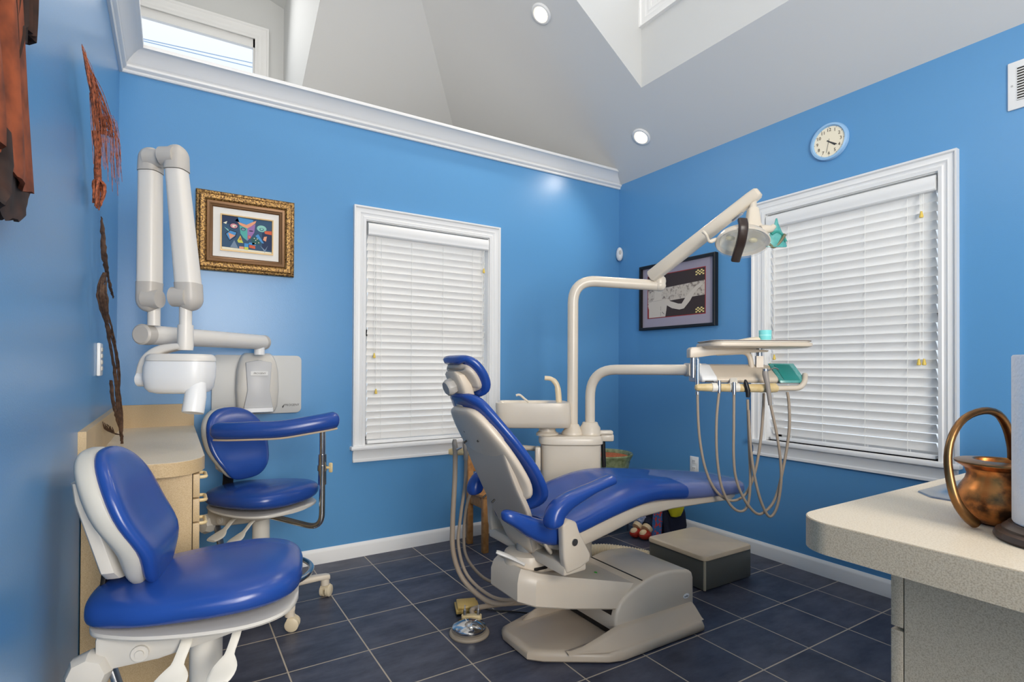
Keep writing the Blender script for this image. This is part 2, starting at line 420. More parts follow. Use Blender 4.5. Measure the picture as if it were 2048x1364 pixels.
# ------------------------------------------------------------ windows with blinds
def window(name, f, u0, u1, z0, z1, wtop):
    """f(u, out, z): out is measured into the room"""
    b = MB(); casing(b, u0, u1, z0, z1, wtop, lambda u, v, o_: f(u, o_, v), th=0.022)
    w = b.build(name, WHITE, kind='structure')
    def bx(mb, ua, ub, oa, ob, za, zb, bev=0):
        P, Q = f(ua, oa, za), f(ub, ob, zb)
        mb.bb(min(P[0], Q[0]), max(P[0], Q[0]), min(P[1], Q[1]), max(P[1], Q[1]), za, zb, None, bev)
    b = MB(); s_ = wtop + 0.012
    bx(b, u0 - s_, u1 + s_, -0.14, 0.042, z0 - 0.024, z0, 0.006); b.build('window_sill', WHITE, w)
    b = MB(); pr = [(0.0, 0), (0.020, 0), (0.020, 0.012), (0.014, 0.018), (0.014, 0.05), (0.022, 0.062), (0.026, 0.073), (0.0, 0.073)]
    b.loft([[f(u0 - wtop + 0.004 * (1 if k else 1), o_, z0 - 0.097 + z) for o_, z in pr] if k == 0 else [f(u1 + wtop - 0.004, o_, z0 - 0.097 + z) for o_, z in pr] for k in (0, 1)])
    b.build('window_apron', WHITE, w)
    b = MB()
    bx(b, u0 - 0.002, u0 + 0.012, -0.14, 0.0, z0, z1); bx(b, u1 - 0.012, u1 + 0.002, -0.14, 0.0, z0, z1); bx(b, u0, u1, -0.14, 0.0, z1 - 0.012, z1 + 0.002)
    b.build('window_jamb', WHITE, w)
    b = MB()
    for k in (0, 1):
        za, zb = (z0, (z0 + z1) / 2 + 0.02) if k == 0 else ((z0 + z1) / 2 - 0.02, z1)
        oo = -0.13 + 0.0 * k
        bx(b, u0 + 0.01, u0 + 0.05, oo, oo + 0.03, za, zb); bx(b, u1 - 0.05, u1 - 0.01, oo, oo + 0.03, za, zb)
        bx(b, u0 + 0.01, u1 - 0.01, oo, oo + 0.03, za, za + 0.04); bx(b, u0 + 0.01, u1 - 0.01, oo, oo + 0.03, zb - 0.04, zb)
    b.build('sash', WHITE, w)
    b = MB(); bx(b, u0 + 0.04, u1 - 0.04, -0.118, -0.114, z0 + 0.03, z1 - 0.03); b.build('pane', GLASS, w)
    return w
fA = lambda u, o_, z: (u, YA - o_, z)
fB = lambda u, o_, z: (XB - o_, u, z)
window('window_1', fA, WA['x0'], WA['x1'], WA['z0'], WA['z1'], 0.070)
window('window_2', fB, WB['y0'], WB['y1'], WB['z0'], WB['z1'], 0.070)

def blind(label, f, u0, u1, z0, z1, ladders, cords, tilt, pitch, gap, flip=1, loc=(0, 0, 0)):
    t = thing('venetian_blind', label, 'blind', loc, group='white venetian blinds')
    def bx(mb, ua, ub, oa, ob, za, zb, bev=0, m=None):
        P, Q = f(ua, oa, za), f(ub, ob, zb)
        mb.bb(min(P[0], Q[0]), max(P[0], Q[0]), min(P[1], Q[1]), max(P[1], Q[1]), za, zb, m, bev)
    b = MB(); prf = [(-0.05, 0), (0.012, 0), (0.017, 0.006), (0.017, 0.022), (0.020, 0.030), (0.020, 0.055), (0.016, 0.066), (0.010, 0.072), (-0.05, 0.072)]
    b.loft([[f(u0 + 0.002, o_, z1 - 0.084 + z) for o_, z in prf], [f(u1 - 0.002, o_, z1 - 0.084 + z) for o_, z in prf]]); b.build('valance', WHITE, t)
    b = MB(); n = int((z1 - 0.105 - (z0 + 0.030)) / pitch) + 1; w = 0.0255
    for i in range(n):
        zc = z1 - 0.105 - pitch * i; th = tilt + random.uniform(-0.03, 0.03)
        ja = random.uniform(-0.003, 0.003)
        pts = []
        for s_, c in ((-1, 0), (-0.5, 0.0022), (0, 0.003), (0.5, 0.0022), (1, 0)):
            pts.append((s_ * w * cos(th) + c * sin(th), -s_ * w * sin(th) + c * cos(th)))
        lo = [(o_ - 0.0028 * sin(th), zz - 0.0028 * cos(th)) for o_, zz in reversed(pts)]
        ring = pts + lo
        b.loft([[f(u0 + gap + ja, -0.035 + o_, zc + zz) for o_, zz in ring], [f(u1 - gap + ja, -0.035 + o_, zc + zz) for o_, zz in ring]])
    b.build('slats', SLAT, t)
    b = MB(); bx(b, u0 + gap, u1 - gap, -0.06, -0.012, z0 + 0.004, z0 + 0.022, 0.003); b.build('bottom_rail', WHITE, t)
    b = MB()
    for u in ladders:
        for o_ in (-0.0195, -0.051): b.tube([f(u, o_, z0 + 0.02), f(u, o_, z1 - 0.09)], 0.0011, 5)
    b.build('ladder_string', CORD, t)
    for (u, zz, two) in cords:
        b = MB()
        for d in ((-0.007, 0.007) if two else (0,)):
            b.tube([f(u + d, -0.002, zz + 0.02), f(u + d, -0.004, z1 - 0.085)], 0.0013, 5)
        cd = b.build('pull_cord', CORD, t)
        b = MB()
        for d in ((-0.011, 0.011) if two else (0,)):
            c = f(u + d, -0.0, zz)
            b.lathe([(0.004, 0.024), (0.006, 0.012), (0.009, 0.0), (0.0085, -0.006), (0.005, -0.008)], 10, None, Matrix.Translation(c))
        b.build('tassel', YTASS, cd)
    return t
blind('white slatted blind in the window beside the gold framed picture, back wall', fA, WA['x0'] + 0.018, WA['x1'] - 0.016, WA['z0'], WA['z1'] - 0.012,
      (1.10, 1.30, 1.52, 1.74), ((1.05, 1.205, False), (1.062, 0.985, False), (1.815, 1.80, False), (1.812, 1.105, True)), -1.02, 0.0432, 0.012, loc=(1.42, YA, WA['z0']))
blind('wider looking white slatted blind in the window below the wall clock', fB, WB['y0'] + 0.016, WB['y1'] - 0.018, WB['z0'], WB['z1'] - 0.012,
      (1.86, 1.66, 1.44, 1.245), ((1.178, 1.885, False), (1.178, 1.172, True), (1.935, 1.205, False), (1.962, 1.155, False)), -1.02, 0.0445, 0.012, loc=(XB, 1.55, WB['z0']))

# ------------------------------------------------------------ pictures, clock, small wall items
def art_quad(mb, f, pts, m, lvl): mb.poly([f(u, v, 0.0004 * lvl) for u, v in pts], m)
def ell(cx, cy, rx, ry, n=18, a0=0): return [(cx + rx * cos(2 * PI * k / n + a0), cy + ry * sin(2 * PI * k / n + a0)) for k in range(n)]
PX0, PX1, PZ0, PZ1 = 0.096, 0.578, 1.648, 2.068
t = thing('picture', 'landscape picture in a carved gold frame with cream mat, beside the xray arm', 'picture', ((PX0 + PX1) / 2, YA, PZ0))
def picframe(mb, u0, u1, v0, v1, f, prof):
    L = [[f(u0 + d, v0 + d, o_), f(u1 - d, v0 + d, o_), f(u1 - d, v1 - d, o_), f(u0 + d, v1 - d, o_)] for d, o_ in prof]
    mb.loft(L, None, False, False)
fP = lambda u, v, o_: (u, YA - o_, v)
b = MB(); picframe(b, PX0, PX1, PZ0, PZ1, fP, [(0, 0.001), (0, 0.024), (0.006, 0.03), (0.014, 0.026), (0.022, 0.032), (0.040, 0.030), (0.050, 0.020)])
b.build('frame', GOLD, t)
b = MB(); picframe(b, PX0, PX1, PZ0, PZ1, fP, [(0.048, 0.02), (0.052, 0.026), (0.062, 0.024), (0.068, 0.018), (0.074, 0.020), (0.080, 0.013)])
b.build('inner_moulding', GOLDIN, t)
b = MB(); b.poly([fP(PX0 + 0.076, PZ0 + 0.076, 0.012), fP(PX1 - 0.076, PZ0 + 0.076, 0.012), fP(PX1 - 0.076, PZ1 - 0.076, 0.012), fP(PX0 + 0.076, PZ1 - 0.076, 0.012)]); b.build('mat_board', MATW, t)
AX0, AX1, AZ0, AZ1 = 0.218, 0.462, 1.768, 1.948
b = MB(); picframe(b, AX0 - 0.008, AX1 + 0.008, AZ0 - 0.008, AZ1 + 0.008, fP, [(0, 0.0125), (0, 0.018), (0.006, 0.018), (0.008, 0.0125)]); b.build('fillet', mat('pale_gold_fillet', (188, 160, 116), 0.4, metal=0.3), t)
ac = lambda n, r, g, bb: mat('paint_' + n, (r, g, bb), 0.7)
P_ = dict(d=ac('deep_blue', 52, 82, 110), k=ac('night_blue', 36, 52, 84), g=ac('sea_green', 84, 168, 160), p=ac('mauve', 152, 112, 166), o=ac('salmon', 228, 158, 122),
          b_=ac('sky', 76, 146, 200), r=ac('vermilion', 210, 98, 66), y=ac('lime', 200, 204, 84), w=ac('cream', 230, 222, 196), m=ac('mint', 140, 196, 182), gr=ac('slate', 120, 140, 160), gn=ac('bottle', 40, 92, 90), l=ac('line_dark', 40, 44, 60), pk=ac('rose', 206, 140, 150))
b = MB()
W, H = AX1 - AX0, AZ1 - AZ0
fa = lambda u, v, o_: (AX0 + u * W, YA - 0.0125 - o_, AZ0 + v * H)
Q = lambda pts, k, l: art_quad(b, fa, pts, P_[k], l)
Q([(0, 0), (1, 0), (1, 1), (0, 1)], 'd', 0)
Q([(0, 0.07), (0.0, 0), (1, 0), (1, 0.05)], 'w', 1)
Q([(0, 0.75), (0.35, 0.8), (0.3, 1), (0, 1)], 'k', 1); Q([(0.8, 0.1), (1, 0.1), (1, 0.6), (0.8, 0.62)], 'k', 1)
Q([(0.25, 0.88), (0.32, 1.0), (0.62, 0.97), (0.6, 0.86), (0.5, 0.8)], 'b_', 1)
Q([(0.30, 0.86), (0.48, 0.80), (0.62, 0.92), (0.68, 0.96), (0.66, 0.88), (0.5, 0.68), (0.34, 0.78)], 'o', 2)
Q([(0.34, 0.76), (0.5, 0.7), (0.5, 0.32), (0.42, 0.4), (0.36, 0.52)], 'g', 3)
Q([(0.5, 0.7), (0.66, 0.86), (0.64, 0.6), (0.58, 0.45), (0.5, 0.32)], 'p', 3)
Q(ell(0.415, 0.655, 0.05, 0.05), 'l', 4); Q(ell(0.415, 0.65, 0.038, 0.035), 'gr', 5); Q(ell(0.575, 0.63, 0.045, 0.016), 'l', 4); Q(ell(0.54, 0.44, 0.03, 0.05), 'r', 4); Q(ell(0.54, 0.44, 0.02, 0.02), 'pk', 5)
Q(ell(0.23, 0.72, 0.085, 0.085), 'l', 2); Q(ell(0.23, 0.72, 0.072, 0.07), 'pk', 3); Q(ell(0.235, 0.715, 0.04, 0.035), 'w', 4); Q(ell(0.255, 0.7, 0.012, 0.015), 'l', 5)
Q([(0.06, 0.47), (0.16, 0.6), (0.3, 0.55), (0.27, 0.4), (0.15, 0.26)], 'l', 2); Q([(0.08, 0.46), (0.16, 0.57), (0.28, 0.53), (0.25, 0.42), (0.15, 0.29)], 'b_', 3); Q([(0.12, 0.5), (0.26, 0.44), (0.16, 0.32)], 'o', 4)
Q([(0.16, 0.08), (0.24, 0.3), (0.32, 0.07)], 'gr', 2); Q([(0.02, 0.78), (0.1, 0.84), (0.08, 0.75)], 'w', 2); Q([(0.04, 0.66), (0.16, 0.5), (0.12, 0.6)], 'm', 2)
Q(ell(0.79, 0.74, 0.10, 0.1), 'm', 2); Q(ell(0.79, 0.72, 0.045, 0.045), 'd', 3); Q(ell(0.79, 0.725, 0.03, 0.03), 'm', 4); Q([(0.84, 0.68), (1, 0.7), (1, 0.58), (0.86, 0.6)], 'r', 2)
Q([(0.66, 0.5), (0.72, 0.56), (0.84, 0.3), (0.8, 0.3)], 'b_', 3); Q([(0.58, 0.42), (0.7, 0.5), (0.78, 0.26), (0.6, 0.22)], 'gn', 2)
for (u, v) in ((0.64, 0.42), (0.67, 0.36), (0.7, 0.41), (0.66, 0.27), (0.73, 0.3)): Q(ell(u, v, 0.012, 0.014, 8), 'w', 4)
Q([(0.84, 0.5), (0.9, 0.52), (0.88, 0.36), (0.82, 0.4)], 'o', 4); Q([(0.76, 0.22), (0.86, 0.02), (0.92, 0.24), (0.86, 0.1)], 'gr', 4)
Q([(0.44, 0.05), (0.52, 0.05), (0.52, 0.13), (0.44, 0.13)], 'y', 3); Q([(0.44, 0.13), (0.52, 0.13), (0.52, 0.24), (0.44, 0.24)], 'b_', 3)
Q([(0.54, 0.12), (0.66, 0.10), (0.66, 0.19), (0.54, 0.21)], 'r', 3); Q([(0.34, 0.06), (0.43, 0.06), (0.43, 0.13), (0.34, 0.13)], 'o', 3); Q([(0.52, 0.22), (0.68, 0.2), (0.64, 0.28), (0.54, 0.28)], 'b_', 2)
Q([(0.30, 0.3), (0.36, 0.46), (0.4, 0.3), (0.42, 0.24), (0.32, 0.24)], 'y', 2); Q([(0.33, 0.32), (0.36, 0.42), (0.385, 0.32)], 'r', 3)
b.build('painting', None, t)

# black framed ink drawing on the right wall
RY0, RY1, RZ0, RZ1 = 2.330, 3.018, 1.428, 1.915
t = thing('picture', 'black framed ink drawing of a bare torso with raised arm, behind the lamp arm', 'picture', (XB, (RY0 + RY1) / 2, RZ0))
fR = lambda u, v, o_: (XB - o_, u, v)
b = MB(); picframe(b, RY0, RY1, RZ0, RZ1, fR, [(0, 0.001), (0, 0.034), (0.004, 0.037), (0.020, 0.034), (0.022, 0.016)]); b.build('frame', BLACK, t)
b = MB(); b.poly([fR(RY0 + 0.02, RZ0 + 0.02, 0.014), fR(RY1 - 0.02, RZ0 + 0.02, 0.014), fR(RY1 - 0.02, RZ1 - 0.02, 0.014), fR(RY0 + 0.02, RZ1 - 0.02, 0.014)]); b.build('mat_board', LILAC, t)
b = MB(); DY0, DY1, DZ0, DZ1 = RY0 + 0.095, RY1 - 0.075, RZ0 + 0.092, RZ1 - 0.085
# u runs left to right as seen from the room, i.e. towards the camera (-y)
fd = lambda u, v, o_: (XB - 0.0145 - o_, DY1 - u * (DY1 - DY0), DZ0 + v * (DZ1 - DZ0))
Q = lambda pts, m, l: art_quad(b, fd, pts, m, l)
Q([(-0.012, -0.018), (1.012, -0.018), (1.012, 1.018), (-0.012, 1.018)], REDLINE, 0)
Q([(0, 0), (1, 0), (1, 1), (0, 1)], CHARC, 1)
Q([(0, 0.34), (1, 0.40), (1, 0.72), (0, 0.66)], BEAMINK, 2)
Q([(0.0, 0.0), (0.035, 0), (0.035, 0.3), (0, 0.33)], REDLINE, 3)
Q([(0.02, 0.0), (0.33, 0.0), (0.35, 0.16), (0.36, 0.28), (0.40, 0.36), (0.34, 0.40), (0.27, 0.42), (0.255, 0.52), (0.27, 0.60), (0.25, 0.68), (0.18, 0.70), (0.13, 0.64), (0.125, 0.56), (0.13, 0.48), (0.10, 0.40), (0.02, 0.36), (0.0, 0.30), (0.02, 0.2)], FLESHINK, 4)
Q([(0.28, 0.40), (0.36, 0.42), (0.42, 0.35), (0.56, 0.27), (0.62, 0.26), (0.70, 0.42), (0.78, 0.52), (0.86, 0.62), (0.92, 0.66), (0.90, 0.56), (0.83, 0.46), (0.76, 0.30), (0.66, 0.145), (0.58, 0.13), (0.45, 0.18), (0.36, 0.26), (0.30, 0.3)], FLESHINK, 5)
Q([(0.86, 0.62), (0.94, 0.66), (0.97, 0.64), (0.90, 0.55)], FLESHINK, 6)
for k in range(3): Q([(0.245, 0.02 + 0.13 * k), (0.25, 0.02 + 0.13 * k), (0.25, 0.12 + 0.13 * k), (0.245, 0.12 + 0.13 * k)] if k < 2 else [(0.10, 0.385), (0.28, 0.40), (0.28, 0.405), (0.10, 0.39)], mat('ink_line', (140, 128, 118), 0.8), 7)
Q([(0.27, 0.11), (0.31, 0.055), (0.315, 0.06), (0.275, 0.12)], CHARC, 7)
for (u0, v0) in ((0.85, 0.85), (0.85, 0.02)):
    for i in range(5):
        for j in range(4):
            if (i + j) % 2 == 0: Q([(u0 + 0.028 * i, v0 + 0.03 * j), (u0 + 0.028 * i + 0.028, v0 + 0.03 * j), (u0 + 0.028 * i + 0.028, v0 + 0.03 * j + 0.03), (u0 + 0.028 * i, v0 + 0.03 * j + 0.03)], mat('pale_yellow_ink', (232, 210, 140), 0.7), 3)
b.build('drawing', None, t)

# clock
CY, CZ, CR = 1.608, 2.395, 0.102
t = thing('wall_clock', 'round wall clock with cream face and clear blue rim above the right window', 'clock', (XB, CY, CZ))
Mc = Matrix.Translation((XB, CY, CZ)) @ Matrix(((0, 0, -1, 0), (-1, 0, 0, 0), (0, 1, 0, 0), (0, 0, 0, 1)))   # local x -> -y, y -> z, z -> -x
b = MB(); b.lathe([(CR * 0.8, 0.001), (CR, 0.001), (CR, 0.012), (CR * 0.96, 0.02), (CR * 0.86, 0.022), (CR * 0.82, 0.014), (CR * 0.8, 0.012)], 48, None, Mc, False); b.build('rim', FRAMEBL, t)
b = MB(); b.lathe([(CR * 0.82, 0.004), (CR * 0.82, 0.012)], 48, None, Mc); b.build('clock_face', FACEC, t)
for h in range(1, 13):
    a = PI / 2 - 2 * PI * h / 12; rr = CR * 0.62
    text(str(h), 0.025, Mc @ Matrix.Translation((rr * cos(a), rr * sin(a), 0.0126)), INK, 'numeral', t)
for k in range(12):
    a = 2 * PI * k / 12; b = MB(); b.box((0, 0, 0), (0.006, 0.0014, 0.0005), None)
    for v in b.bm.verts: v.co = Mc @ Matrix.Translation((CR * 0.77 * cos(a), CR * 0.77 * sin(a), 0.0125)) @ Matrix.Rotation(a, 4, 'Z') @ v.co
    b.build('tick_mark', INK, t)
def hand(nm, ang, ln, w, z):
    b = MB(); b.box((0, 0, 0), (ln * 1.25, w, 0.0007), None); a = PI / 2 - ang
    for v in b.bm.verts: v.co = Mc @ Matrix.Rotation(a, 4, 'Z') @ Matrix.Translation((ln * 0.375, 0, z)) @ v.co
    b.build(nm, LOGO, t)
hand('hour_hand', 2 * PI * 4.36 / 12, 0.044, 0.006, 0.0132); hand('minute_hand', 2 * PI * 20.5 / 60, 0.05, 0.005, 0.0142); hand('second_hand', 2 * PI * 32 / 60, 0.06, 0.0016, 0.0152)

# vent
t = thing('wall_vent', 'white louvred air vent high on the right wall near the ceiling', 'vent', (XB, 0.65, 2.26))
b = MB(); b.bb(XB - 0.010, XB, 0.42, 0.855, 2.262, 2.468, None, 0.004); b.build('frame', WHITE, t)
b = MB(); b.bb(XB - 0.0105, XB - 0.0095, 0.45, 0.823, 2.297, 2.437); b.build('backing', DARKGAP, t)
b = MB()
for k in range(13): b.box((XB - 0.013, 0.636, 2.300 + 0.0115 * k), (0.002, 0.373, 0.0075), None, 0, Matrix.Rotation(0.7, 3, 'Y'))
b.build('louvres', WHITE, t)
b = MB(); b.cyl((XB - 0.012, 0.840, 2.365), (XB - 0.0095, 0.840, 2.365), 0.004, 10); b.build('screw', STEEL, t)
# motion sensor
t = thing('motion_sensor', 'small white oval sensor in the corner where the two blue walls meet', 'sensor', (3.044, YA, 2.02))
b = MB(); b.ball((3.046, YA - 0.028, 2.058), (0.026, 0.03, 0.056), None, 20, 14); b.build('housing', WHITE, t)
b = MB(); b.ball((3.035, YA - 0.046, 2.066), (0.012, 0.012, 0.022), None, 12, 8); b.build('lens', PALE, t)
# outlet
t = thing('wall_outlet', 'white electrical outlet low on the right wall behind the hanging hoses', 'outlet', (XB, 2.52, 0.44))
b = MB(); b.bb(XB - 0.006, XB, 2.484, 2.556, 0.42, 0.535, None, 0.003); b.build('plate', WHITE, t)
for z in (0.452, 0.502):
    b = MB(); b.bb(XB - 0.0085, XB - 0.0055, 2.503, 2.537, z - 0.014, z + 0.014, WHITE, 0.002)
    for d in (-0.006, 0.006): b.bb(XB - 0.009, XB - 0.008, 2.52 + d - 0.0012, 2.52 + d + 0.0012, z - 0.002, z + 0.008, BLACK)
    b.build('socket', None, t)
# control switch on the left wall
t = thing('wall_switch', 'white switch plate on the left wall beside the tall driftwood piece', 'switch', (XC, 2.48, 1.11))
b = MB(); b.bb(XC, XC + 0.012, 2.445, 2.53, 1.108, 1.228, None, 0.004); b.build('plate', WHITE, t)
for z in (1.135, 1.158, 1.181, 1.204):
    b = MB(); b.bb(XC + 0.011, XC + 0.016, 2.47, 2.505, z - 0.008, z + 0.008, None, 0.003); b.build('button', PALE, t)

# recessed lights in the sloped ceiling
nB = Vector((-TB, 0, -1)).normalized()
def downlight(x, y, label):
    p = Vector((x, y, zB(x))); a, c = frame_of(nB)
    M = Matrix(((a.x, c.x, nB.x, p.x), (a.y, c.y, nB.y, p.y), (a.z, c.z, nB.z, p.z), (0, 0, 0, 1)))
    t = thing('recessed_light', label, 'light', p, group='recessed ceiling lights')
    b = MB(); b.lathe([(0.046, 0.001), (0.068, 0.001), (0.070, 0.004), (0.062, 0.012), (0.052, 0.013), (0.046, 0.006), (0.045, 0.001)], 36, None, M, False); b.build('trim_ring', WHITE, t)
    b = MB(); b.lathe([(0.045, 0.002), (0.001, 0.003)], 32, None, M, True); b.build('bulb', LAMPON, t)
    l = bpy.data.lights.new('recessed_lamp', 'SPOT'); l.energy = 26; l.spot_size = 2.2; l.spot_blend = 0.8; l.shadow_soft_size = 0.05; l.color = (1, 0.9, 0.78)
    lo = bpy.data.objects.new('recessed_lamp', l); C.objects.link(lo); lo.location = p + nB * 0.03
    lo.rotation_euler = nB.to_track_quat('-Z', 'Y').to_euler()
downlight(2.821, 2.790, 'lit recessed ceiling light nearest the corner of the two blue walls')
downlight(1.968, 2.818, 'lit recessed ceiling light at the top edge of the photo, above the back wall')

# ------------------------------------------------------------ left desk
t = thing('desk_cabinet', 'speckled beige drawer cabinet under the narrow desk top in the left corner', 'cabinet', (-0.08, 2.66, 0))
b = MB(); b.bb(XC + 0.003, 0.058, 2.072, YA - 0.012, 0.09, 0.793); b.bb(XC + 0.003, 0.02, 2.11, YA - 0.012, 0.0, 0.09); b.build('body', DESK, t)
b = MB(); b.bb(0.058, 0.0605, 2.085, YA - 0.02, 0.095, 0.79); b.build('carcass_gap', DARKGAP, t)
for (z0, z1, nm) in ((0.712, 0.788, 'drawer'), (0.632, 0.707, 'drawer'), (0.50, 0.627, 'drawer'), (0.10, 0.495, 'drawer')):
    b = MB(); b.bb(0.0605, 0.080, 2.076, 2.66, z0, z1, None, 0.0015); d = b.build(nm, DESK, t)
    zc = max(z1 - 0.03, z0 + 0.02)
    b = MB(); b.tube(round_corners([(0.078, 2.19, zc), (0.104, 2.19, zc), (0.104, 2.28, zc), (0.078, 2.28, zc)], 0.012), 0.006, 8); b.build('handle', IVORY, d)
b = MB(); b.bb(0.0605, 0.080, 2.668, YA - 0.02, 0.10, 0.788, None, 0.0015); b.build('door', DESK, t)
t = thing('desk_counter', 'pale speckled laminate desk top with tan backsplash in the left corner', 'countertop', (-0.07, 2.63, 0.793))
b = MB(); b.prism([(XC, 2.03), (0.01, 2.03), (0.055, 2.055), (0.085, 2.10), (0.097, 2.15), (0.097, YA), (XC, YA)], 0.794, 0.838, 'xyz', DESK)
b.prism([(XC, 2.032), (0.01, 2.032), (0.054, 2.057), (0.0835, 2.101), (0.0955, 2.15), (0.0955, YA), (XC, YA)], 0.838, 0.8388, 'xyz', DESKTOP)
b.build('worktop', None, t)
b = MB(); b.bb(XC + 0.02, 0.097, YA - 0.021, YA, 0.8388, 0.950); b.build('backsplash', DESK, t)
b = MB(); b.bb(XC, XC + 0.02, 2.012, YA, 0.795, 0.952); b.build('backsplash', DESK, t)

# ------------------------------------------------------------ left wall hangings
# bundle of thin roots hung upside down
t = thing('root_bundle', 'reddish uprooted shrub hung upside down on the left wall above the driftwood', 'wall hanging', (XC + 0.03, 1.98, 1.62))
b = MB(); b.tube(smooth_path([(XC + 0.032, 2.045, 1.850), (XC + 0.034, 2.07, 1.81), (XC + 0.031, 2.10, 1.76), (XC + 0.031, 2.115, 1.725)]), [0.011] * 6 + [0.009] * 7 + [0.01] * 6, 10); b.build('stem', ROOT, t)
b = MB()
crown0 = Vector((XC + 0.032, 2.045, 1.845))
def rp(f, a, rad):      # f: 0 at the crown, 1 at the hanging tip ; ring offset
    c = crown0 + (Vector((XC + 0.020, 1.835, 2.0)) - crown0) * f
    k = rad / 0.042; ca_ = cos(a)
    return c + (Vector((0.012 * k, 0.30 * k * ca_, 0)) if ca_ < 0 else Vector((0.048 * k * ca_, 0.06 * k * ca_, 0))) + Vector((0.012 * k * abs(sin(a)), 0.03 * k * sin(a), 0))
for k in range(78):
    a = random.uniform(0, 2 * PI); w = random.uniform(0.15, 1.0) * 0.042; j = lambda q_: Vector((random.uniform(0, q_), random.uniform(-q_, q_) * 2, random.uniform(-q_, q_)))
    top = random.uniform(0.72, 1.0)
    P = [crown0 + j(0.004), rp(0.06, a, w * 0.6) + j(0.004), rp(0.10, a, w) + j(0.006), rp(0.38, a, w * 0.78) + j(0.006), rp(0.62 * top / 0.9, a, w * 0.5) + j(0.006), rp(0.85 * top, a, w * 0.25) + j(0.004), rp(top, a, w * 0.08)]
    b.tube(smooth_path(P, 3), 0.0006 + 0.0005 * random.random(), 4, None, False)
for k in range(56):   # drooping tips around the outside
    a = random.choice((PI, PI * 0.85, 0.0, 0.6, -0.7, PI * 0.7)) + random.uniform(-0.4, 0.4); w = random.uniform(0.016, 0.048); dz = random.uniform(0.05, 0.17)
    p1 = rp(random.uniform(0.0, 0.25), a, w)
    b.tube(smooth_path([rp(0.2, a, w * 0.4), p1 + Vector((0, 0, 0.015)), p1 + Vector((0.004, 0.01, -dz * 0.5)), p1 + Vector((0.007, 0.03, -dz))], 3), 0.0007, 4, None, False)
b.build('branches', ROOT, t, kind='stuff')
b = MB()
for k in range(26):
    a = random.uniform(0, 2 * PI); r1 = random.uniform(0.012, 0.034)
    P = [(XC + 0.031, 2.115, 1.727), (XC + 0.033 + 0.5 * r1 * cos(a), 2.115 + 2 * r1 * sin(a), 1.71), (XC + 0.033 + 0.45 * r1 * cos(a), 2.11 + 2.4 * r1 * sin(a), random.uniform(1.67, 1.69)), (XC + 0.03 + 0.35 * r1 * cos(a), 2.10 + 1.8 * r1 * sin(a), random.uniform(1.635, 1.665))]
    b.tube(smooth_path(P, 3), [0.0035] * 5 + [0.002] * 5, 5, None, False)
b.build('roots', ROOT, t)
# tall driftwood piece leaning on the wall, standing on the desk top
t = thing('driftwood', 'tall dark driftwood strip standing on the desk top, leaning on the left wall', 'driftwood', (-0.15, 2.60, 0.8388))
b = MB()
UP = [(-0.2, 2.211, 1.632), (-0.197, 2.227, 1.575), (-0.196, 2.251, 1.522), (-0.195, 2.307, 1.481), (-0.192, 2.377, 1.444)]
MAIN = [(-0.198, 2.296, 1.462), (-0.196, 2.202, 1.399), (-0.194, 2.213, 1.352), (-0.19, 2.282, 1.291), (-0.186, 2.378, 1.218), (-0.181, 2.476, 1.13), (-0.176, 2.544, 1.034), (-0.171, 2.596, 0.944), (-0.167, 2.616, 0.874), (-0.166, 2.622, 0.8395)]
BRN = [(-0.196, 2.354, 1.47), (-0.19, 2.408, 1.425), (-0.186, 2.474, 1.393)]
FRK = [(-0.186, 2.41, 1.094), (-0.182, 2.442, 1.021), (-0.175, 2.519, 0.941), (-0.168, 2.62, 0.862)]
def strip(P, w, k=6, th=0.5, jag=0.0012):
    P = smooth_path(P, k); n = len(P); L = []
    for i, p in enumerate(P):
        f_ = i / (n - 1); ww = w(f_) * (1 + random.uniform(-0.16, 0.16)); q = p + Vector((random.uniform(-jag, jag), 0, 0))
        L.append([q + rt0 * u + fw0 * v for u, v in se(ww, ww * th, 10, 2.2)])
    b.loft(L)
rt0 = Vector((0.848, -0.53, 0)); fw0 = Vector((0.53, 0.848, 0))
strip(UP, lambda f: 0.0015 + 0.008 * max(0, sin(PI * min(1, f * 1.02))) ** 0.7)
strip(MAIN, lambda f: 0.0045 + 0.0085 * math.exp(-((f - 0.20) / 0.12) ** 2) + 0.0035 * math.exp(-((f - 0.75) / 0.2) ** 2), 8)
strip(BRN, lambda f: 0.002 + 0.004 * sin(PI * f), 8); strip(FRK, lambda f: 0.002 + 0.005 * sin(PI * min(1, f + 0.2)), 8)
for k in range(14):
    i = random.randint(0, len(MAIN) - 4); o3 = Vector((random.uniform(-0.012, 0.013), random.uniform(-0.01, 0.01), 0)) * (1.1 if i < 4 else 0.75)
    strip([Vector(MAIN[i]) + o3 * 0.4, Vector(MAIN[i + 1]) + o3, Vector(MAIN[i + 2]) + o3 * 1.1, Vector(MAIN[i + 3]) + o3 * 0.5], lambda f: 0.001 + 0.0025 * sin(PI * f), 6, 0.7)
for k in range(6):   # feathered lower end
    strip([Vector(MAIN[-2]), Vector((-0.185 - 0.004 * k, 2.57 - 0.012 * k, 0.885 + 0.004 * k)), Vector((-0.19 - 0.004 * k, 2.53 - 0.02 * k, 0.915 + 0.006 * k))], lambda f: 0.005 * (1 - f) + 0.0012, 5)
b.build('strip', DRIFT, t)
